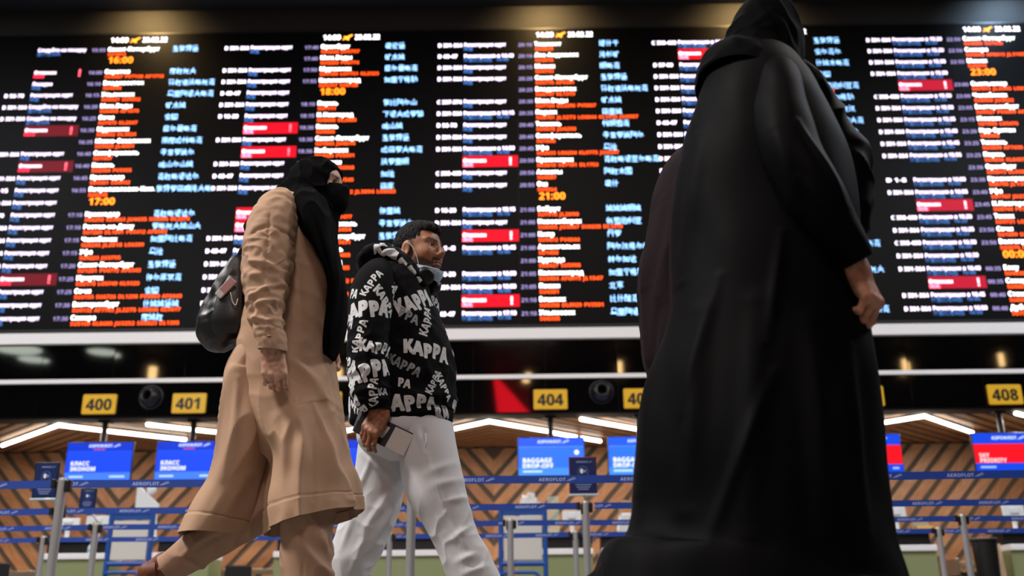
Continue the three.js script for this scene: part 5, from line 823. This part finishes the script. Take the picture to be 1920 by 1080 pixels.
  // surgical mask pulled under the chin, with its cords
  const maskG = meshField((x, y, z) => { const s = ell(0.030, -0.085, 0, 0.078, 0.064, 0.068), i = ell(0.030, -0.082, 0, 0.074, 0.062, 0.064); let d = smax(s(x, y, z), -i(x, y, z), 0.002); const top = y - (-0.072 - 0.30 * (x - 0.03)), bot = (-0.118 - 0.30 * (x - 0.03)) - y; d = smax(d, top, 0.004); d = smax(d, bot, 0.004); d = smax(d, 0.022 - x, 0.003); return d + 0.0008 * Math.sin((y + 0.3 * x) * 700); }, [-0.03, -0.17, -0.09], [0.13, -0.02, 0.09], 0.0026).applyMatrix4(hd.m);
  const mk = t.wear('face_mask', [maskG], std({ color: 0xc4dcec, roughness: 0.6 }));
  const L = (x, y, z) => V3(x, y, z).applyMatrix4(hd.m);
  t.wear('ear_loop', [tube([L(-0.006, 0.032, 0.082), L(0.02, 0.0, 0.076), L(0.035, -0.04, 0.069), L(0.040, -0.08, 0.062)], 0.0013, 24, 6), tube([L(-0.024, -0.028, 0.079), L(0.0, -0.06, 0.069), L(0.018, -0.10, 0.063)], 0.0013, 24, 6)], std({ color: 0xf2f2f0, roughness: 0.6 }), mk);
  // headphones round the neck
  const hpB = w(795, 520, 0.1), hp = thing('headphones', 'matt black headphones worn round the neck of the man in the hoodie', 'headphones', [hpB.x, 0, hpB.z]);
  const loc = (g) => g.translate(-hpB.x, 0, -hpB.z), mattB = std({ color: 0x0e0f11, roughness: 0.45 });
  const cup = (p, n) => { const c = part('ear_cup', loc(new THREE.LatheGeometry([[0, 0.026], [0.022, 0.026], [0.032, 0.02], [0.036, 0.006], [0.036, -0.008], [0.028, -0.02], [0, -0.02]].map((q) => new THREE.Vector2(...q)), 32).scale(1.1, 1, 1).applyQuaternion(new THREE.Quaternion().setFromUnitVectors(V3(0, 1, 0), n.normalize())).translate(p.x, p.y, p.z)), mattB, hp); return c; };
  cup(w(797, 517, 0.105), V3(0.35, -0.3, 0.8)); cup(w(812, 538, -0.03), V3(0.6, -0.2, -0.5));
  part('headband', loc(tube([w(790, 510, 0.11), w(765, 500, 0.125), w(738, 492, 0.07), w(733, 490, -0.04), w(760, 500, -0.11), w(805, 530, -0.05)], 0.009, 60, 10)), mattB, hp);
  // passport and boarding pass in his hand
  const pz = D - 0.185, b0 = w(705, 805, 0.18), pas = thing('passport', 'dark navy passport in the hand of the man in the hoodie', 'passport', [b0.x, 0, b0.z]);
  part('cover', sheet([[684, 766], [742, 800], [721, 838], [662, 809]], pz, 0.008).translate(-b0.x, 0, -b0.z), std({ color: 0x12151f, roughness: 0.5 }), pas);
  part('sticker', sheet([[721, 796], [732, 802], [717, 822], [709, 817]], pz - 0.0055, 0.001).translate(-b0.x, 0, -b0.z), std({ color: 0xc9c8bd, roughness: 0.7 }), pas);
  const bp = thing('boarding_pass', 'white boarding pass tucked in the navy passport', 'paper', [b0.x, 0, b0.z]);
  part('card', sheet([[742, 800], [776, 816], [756, 855], [722, 837]], pz - 0.001, 0.0025).translate(-b0.x, 0, -b0.z), std({ color: 0xcfcbc6, roughness: 0.7 }), bp);
  part('dark_edge', sheet([[728, 790], [777, 814], [776, 818], [727, 795]], pz + 0.002, 0.003).translate(-b0.x, 0, -b0.z), std({ color: 0x1a1f38, roughness: 0.5 }), bp);
  const tk = thing('baggage_tag', 'grey barcoded slip behind the navy passport', 'paper', [b0.x, 0, b0.z]);
  const bar = canvas(128, 256, (g) => { g.fillStyle = '#8f9094'; g.fillRect(0, 0, 128, 256); g.fillStyle = '#3d3e42'; for (let i = 0; i < 30; i++) g.fillRect(8, 130 + i * 4, 60 + (i * 29) % 50, 2); });
  part('slip', sheet([[676, 765], [687, 767], [672, 800], [659, 810]], pz + 0.008, 0.002).translate(-b0.x, 0, -b0.z), std({ map: bar, roughness: 0.7 }), tk);
}
// ------------------------------------------------------------------ woman in the black robe, nearest
{
  const D = 2.34, base = atz(1440, 1261, D), t = person('woman in flowing black robe and veil seen from behind, hand closed at her side', base);
  const w = (px, py, dz = 0) => atz(px, py, D - dz);
  const skin = lin('#b98468'), tint = (x, y, z) => mix3(skin, lin('#96604a'), clamp(0.3 + 0.5 * noise3(x * 45, y * 45, z * 45)));
  const H = headGeo({ skin, lip: lin('#a5655a'), brow: lin('#1a110d'), fine: 0.004, neckTo: [-0.04, -0.18, 0] }), hd = placeHead(H.geo, 1440, 78, D, 0, 0.86, -0.45);
  const hs = { elbow: w(1530, 395, 0.2), wrist: w(1604, 497, 0.175), along: V3(0.30, -0.95, 0.05), back: V3(0.80, 0.25, 0.6), curl: [0.95, 1.0, 1.05, 1.05], thumb: [1.3, 0.9], side: -1, size: 1.02 };
  const fh = { wrist: w(1553, 462, -0.12), along: V3(0.0, -1, 0), back: V3(0, 0, -1), curl: [0.8, 0.8, 0.8, 0.8], side: 1, size: 0.92 };
  const bones = [[w(1440, 620), w(1430, 400), 0.15, 0.12], [w(1430, 400), w(1425, 230), 0.12, 0.12], [w(1425, 230), w(1436, 120), 0.08, 0.05], [w(1425, 190, 0.13), w(1440, 190, -0.13), 0.06, 0.06], [w(1435, 200, 0.13), w(1500, 350, 0.19), 0.045, 0.04], [w(1500, 350, 0.19), w(1598, 480, 0.175), 0.04, 0.028], [w(1460, 200, -0.13), w(1530, 350, -0.18), 0.045, 0.04], [w(1530, 350, -0.18), w(1552, 455, -0.12), 0.04, 0.028],
    [w(1440, 620, 0.08), w(1470, 930, 0.09), 0.085, 0.06], [w(1470, 930, 0.09), w(1480, 1210, 0.09), 0.055, 0.04], [w(1440, 620, -0.08), w(1400, 930, -0.09), 0.085, 0.06], [w(1400, 930, -0.09), w(1330, 1210, -0.09), 0.055, 0.04]];
  t.wear('body', [joinColoured([bodyMesh(bones, 0.014, tint), hd.geo, hand(hs, tint), hand(fh, tint)])], skinMat);
  eyes(t, hd.m);
  const black = cloth({ color: 0x060607, roughness: 0.6, specularIntensity: 0.09, bumpScale: 0.0002, sheen: 0, sheenColor: new THREE.Color(0x9aa6a4), sheenRoughness: 0.45 });
  const rr = ridges(D - 0.25, [[1295, 230, 1275, 500, 10, 0.012], [1330, 200, 1300, 480, 12, 0.010], [1262, 560, 1215, 900, 14, 0.014], [1330, 560, 1290, 950, 18, 0.014], [1420, 560, 1400, 1000, 22, 0.014], [1520, 600, 1540, 1000, 22, 0.014], [1600, 640, 1630, 1000, 14, 0.014], [1360, 500, 1290, 760, 10, 0.008], [1450, 700, 1330, 1010, 12, 0.010], [1470, 430, 1440, 640, 10, 0.008]]);
  const robe = loft(D, [[1428, 105, 46, 0.08], [1424, 130, 72, 0.14], [1420, 165, 98, 0.18], [1420, 205, 118, 0.2], [1424, 256, 142, 0.21], [1430, 320, 160, 0.22], [1434, 400, 168, 0.225], [1434, 490, 171, 0.23], [1438, 580, 180, 0.24], [1439, 680, 202, 0.25], [1434, 780, 218, 0.26], [1431, 880, 227, 0.27], [1429, 985, 238, 0.28, 0, -0.05], [1424, 1040, 256, 0.285, 0, -0.16], [1412, 1090, 300, 0.295, 0, -0.2], [1405, 1165, 336, 0.305, 0, -0.07], [1404, 1245, 350, 0.31]], {
    nu: 220, nv: 260, fold: (th, v, p) => { const low = smooth(0.25, 0.9, v), a = fbm(p.x * 3.4, p.y * 0.7, p.z * 3.4, 2); return rr(p) + low * 0.020 * a + 0.005 * noise3(p.x * 5 + p.y * 2, p.y * 2.5 - p.x * 2, p.z * 5); } });
  const rb = t.wear('robe', [robe], black);
  const train = loft(D, [[1330, 1040, 50, 0.12, 0.02], [1265, 1055, 42, 0.13, 0.0], [1208, 1065, 40, 0.13, 0.0], [1155, 1098, 46, 0.13, 0.0], [1098, 1165, 44, 0.13, 0.0], [1065, 1230, 30, 0.1, 0.0]], { nu: 70, nv: 90, capStart: true, capEnd: true, fold: (th, v, p) => 0.012 * rid(noise3(p.x * 7, p.y * 7, p.z * 7)) });
  t.wear('robe_train', [train], black, rb);
  const sr = ridges(D - 0.3, [[1500, 220, 1590, 380, 7, 0.008], [1460, 230, 1500, 380, 14, 0.010], [1450, 330, 1560, 470, 10, 0.012], [1500, 330, 1610, 450, 8, 0.008]]);
  const slv = loft(D, [[1448, 140, 26, 0.05, 0.1], [1450, 165, 46, 0.085, 0.13], [1458, 215, 54, 0.095, 0.17], [1478, 290, 58, 0.097, 0.2], [1512, 360, 57, 0.097, 0.21], [1556, 425, 50, 0.09, 0.2], [1590, 474, 39, 0.075, 0.185], [1602, 493, 33, 0.066, 0.18]], { nu: 110, nv: 150, capStart: true, fold: (th, v, p) => sr(p) + 0.006 * noise3(p.x * 5 + p.y * 4, p.y * 4 - p.x * 3, p.z * 5) });
  t.wear('sleeve', [slv], black, rb);
  const fs = loft(D, [[1478, 130, 24, 0.07, -0.08], [1502, 172, 38, 0.1, -0.1], [1524, 215, 42, 0.105, -0.12], [1548, 265, 47, 0.11, -0.13], [1572, 306, 52, 0.11, -0.13], [1579, 332, 47, 0.1, -0.12], [1581, 365, 49, 0.1, -0.12], [1582, 405, 47, 0.095, -0.13], [1577, 450, 34, 0.08, -0.13], [1570, 474, 24, 0.06, -0.12]], { nu: 90, nv: 130, capStart: true, fold: (th, v, p) => 0.010 * rid(noise3(p.x * 6 - p.y * 5, p.y * 6 + p.x * 4, p.z * 6)) });
  t.wear('sleeve', [fs], black, rb);
  // veil over head and shoulders
  const vr = ridges(D - 0.1, [[1447, 20, 1500, 110, 7, 0.006], [1440, 25, 1400, 60, 8, 0.004], [1380, 60, 1370, 120, 8, 0.005], [1470, 40, 1480, 110, 6, 0.005]]);
  const veil = loft(D, [[1446, 7, 9, 0.02, -0.01], [1441, 16, 36, 0.065, -0.01], [1437, 41, 59, 0.095], [1433, 74, 69, 0.108], [1430, 105, 73, 0.112], [1420, 130, 84, 0.13], [1404, 155, 96, 0.165], [1396, 178, 90, 0.18]], { nu: 110, nv: 120, capStart: true, fold: (th, v, p) => vr(p) + 0.006 * rid(noise3(p.x * 9 + p.y * 5, p.y * 6 - p.x * 4, p.z * 8)) * smooth(0.05, 0.3, v) });
  t.wear('veil', [veil], cloth({ color: 0x050506, roughness: 0.85, specularIntensity: 0.08, bumpScale: 0.0003, sheen: 0, sheenColor: new THREE.Color(0x8d9090), sheenRoughness: 0.5 }));
  for (const [px, dz] of [[1490, 0.09], [1335, -0.09]]) { const a = w(px, 1255, dz), b = w(px + 70, 1255, dz), c = w(px + 130, 1255, dz); a.y = b.y = 0.04; c.y = 0.032; t.wear('shoe', [shoeGeo(a, b, c, V3(0, 1, 0), 0.038)], std({ color: 0x0c0c0d, roughness: 0.5 })); }
}
// ------------------------------------------------------------------ woman in the dark brown cape, behind her
{
  const D = 2.88, base = atz(1340, 1246, D), t = person('woman in dark brown cape over taupe dress, mostly hidden behind the black robe', base);
  const w = (px, py, dz = 0) => atz(px, py, D - dz);
  const skin = lin('#b98468'), tint = () => skin;
  const H = headGeo({ skin, lip: lin('#a5655a'), brow: lin('#1a110d'), fine: 0.0045, neckTo: [-0.04, -0.18, 0] }), hd = placeHead(H.geo, 1388, 254, D, 0, 0.86, -0.2);
  const hs = (dz, s) => ({ wrist: w(1335, 660, dz), along: V3(0.1, -1, 0), back: V3(0, 0, s), curl: [0.6, 0.6, 0.6, 0.6], side: -s, size: 0.9 });
  const bones = [[w(1345, 640), w(1350, 520), 0.12, 0.10], [w(1350, 520), w(1362, 400), 0.10, 0.10], [w(1362, 400), w(1380, 310), 0.07, 0.05], [w(1358, 375, 0.10), w(1358, 375, -0.10), 0.05, 0.05], ...[1, -1].flatMap((s) => [[w(1350, 380, s * 0.11), w(1330, 530, s * 0.13), 0.042, 0.038], [w(1330, 530, s * 0.13), w(1335, 652, s * 0.13), 0.038, 0.026], [w(1345, 640, s * 0.07), w(1348, 905, s * 0.08), 0.075, 0.055], [w(1348, 905, s * 0.08), w(1348 + s * 28, 1215, s * 0.08), 0.05, 0.036]])];
  t.wear('body', [joinColoured([bodyMesh(bones, 0.016, tint), hd.geo, hand(hs(0.13, 1), tint), hand(hs(-0.13, -1), tint)])], skinMat);
  eyes(t, hd.m);
  const capeR = ridges(D - 0.15, [[1250, 360, 1222, 520, 8, 0.010], [1235, 380, 1212, 560, 5, 0.007], [1262, 380, 1245, 560, 7, 0.009], [1215, 560, 1212, 690, 4, 0.007], [1240, 560, 1228, 700, 5, -0.009]]);
  t.wear('cape', [loft(D, [[1378, 300, 32, 0.075], [1366, 314, 58, 0.12], [1347, 338, 100, 0.165], [1331, 393, 109, 0.18], [1320, 450, 106, 0.185], [1311, 526, 107, 0.19], [1306, 620, 101, 0.19], [1300, 690, 92, 0.18], [1297, 716, 83, 0.17]], { nu: 110, nv: 130, fold: (th, v, p) => capeR(p) + 0.010 * rid(noise3(p.x * 7, p.y * 1.6, p.z * 7)) * smooth(0.1, 0.5, v) })], cloth({ color: 0x20171a, roughness: 0.8, specularIntensity: 0.15 }));
  t.wear('dress', [loft(D, [[1352, 440, 88, 0.14], [1347, 540, 94, 0.15], [1344, 680, 102, 0.17], [1348, 850, 100, 0.17], [1350, 1000, 102, 0.175], [1352, 1215, 108, 0.18]], { nu: 90, nv: 100, fold: (th, v, p) => 0.012 * rid(noise3(p.x * 6, p.y * 1.2, p.z * 6)) })], cloth({ color: 0x5d514b, roughness: 0.85 }));
  const inv = hd.m.clone().invert(), q = V3(), a = ell(-0.02, 0.03, 0, 0.12, 0.110, 0.09), b = cap(-0.02, -0.08, 0, -0.04, -0.17, 0, 0.09, 0.12), cut = ell(0.128, -0.012, 0, 0.076, 0.10, 0.08), c0 = w(1380, 270);
  t.wear('headscarf', [meshField((x, y, z) => { q.set(x, y, z).applyMatrix4(inv); return smax(smin(a(q.x, q.y, q.z), b(q.x, q.y, q.z), 0.05), -cut(q.x, q.y, q.z), 0.006) * 0.84 - 0.004 * noise3(x * 9, y * 9, z * 9); }, [c0.x - 0.2, c0.y - 0.22, c0.z - 0.18], [c0.x + 0.2, c0.y + 0.22, c0.z + 0.18], 0.009)], cloth({ color: 0x1c1413, roughness: 0.8, specularIntensity: 0.15 }));
  for (const s of [1, -1]) { const A = w(1348 + s * 28, 1240, s * 0.08), B = A.clone().add(V3(0.1, 0, 0)), C = A.clone().add(V3(0.18, 0, 0)); A.y = B.y = 0.04; C.y = 0.032; t.wear('shoe', [shoeGeo(A, B, C, V3(0, 1, 0), 0.036)], std({ color: 0x161313, roughness: 0.5 })); }
}
renderer.render(scene, camera);
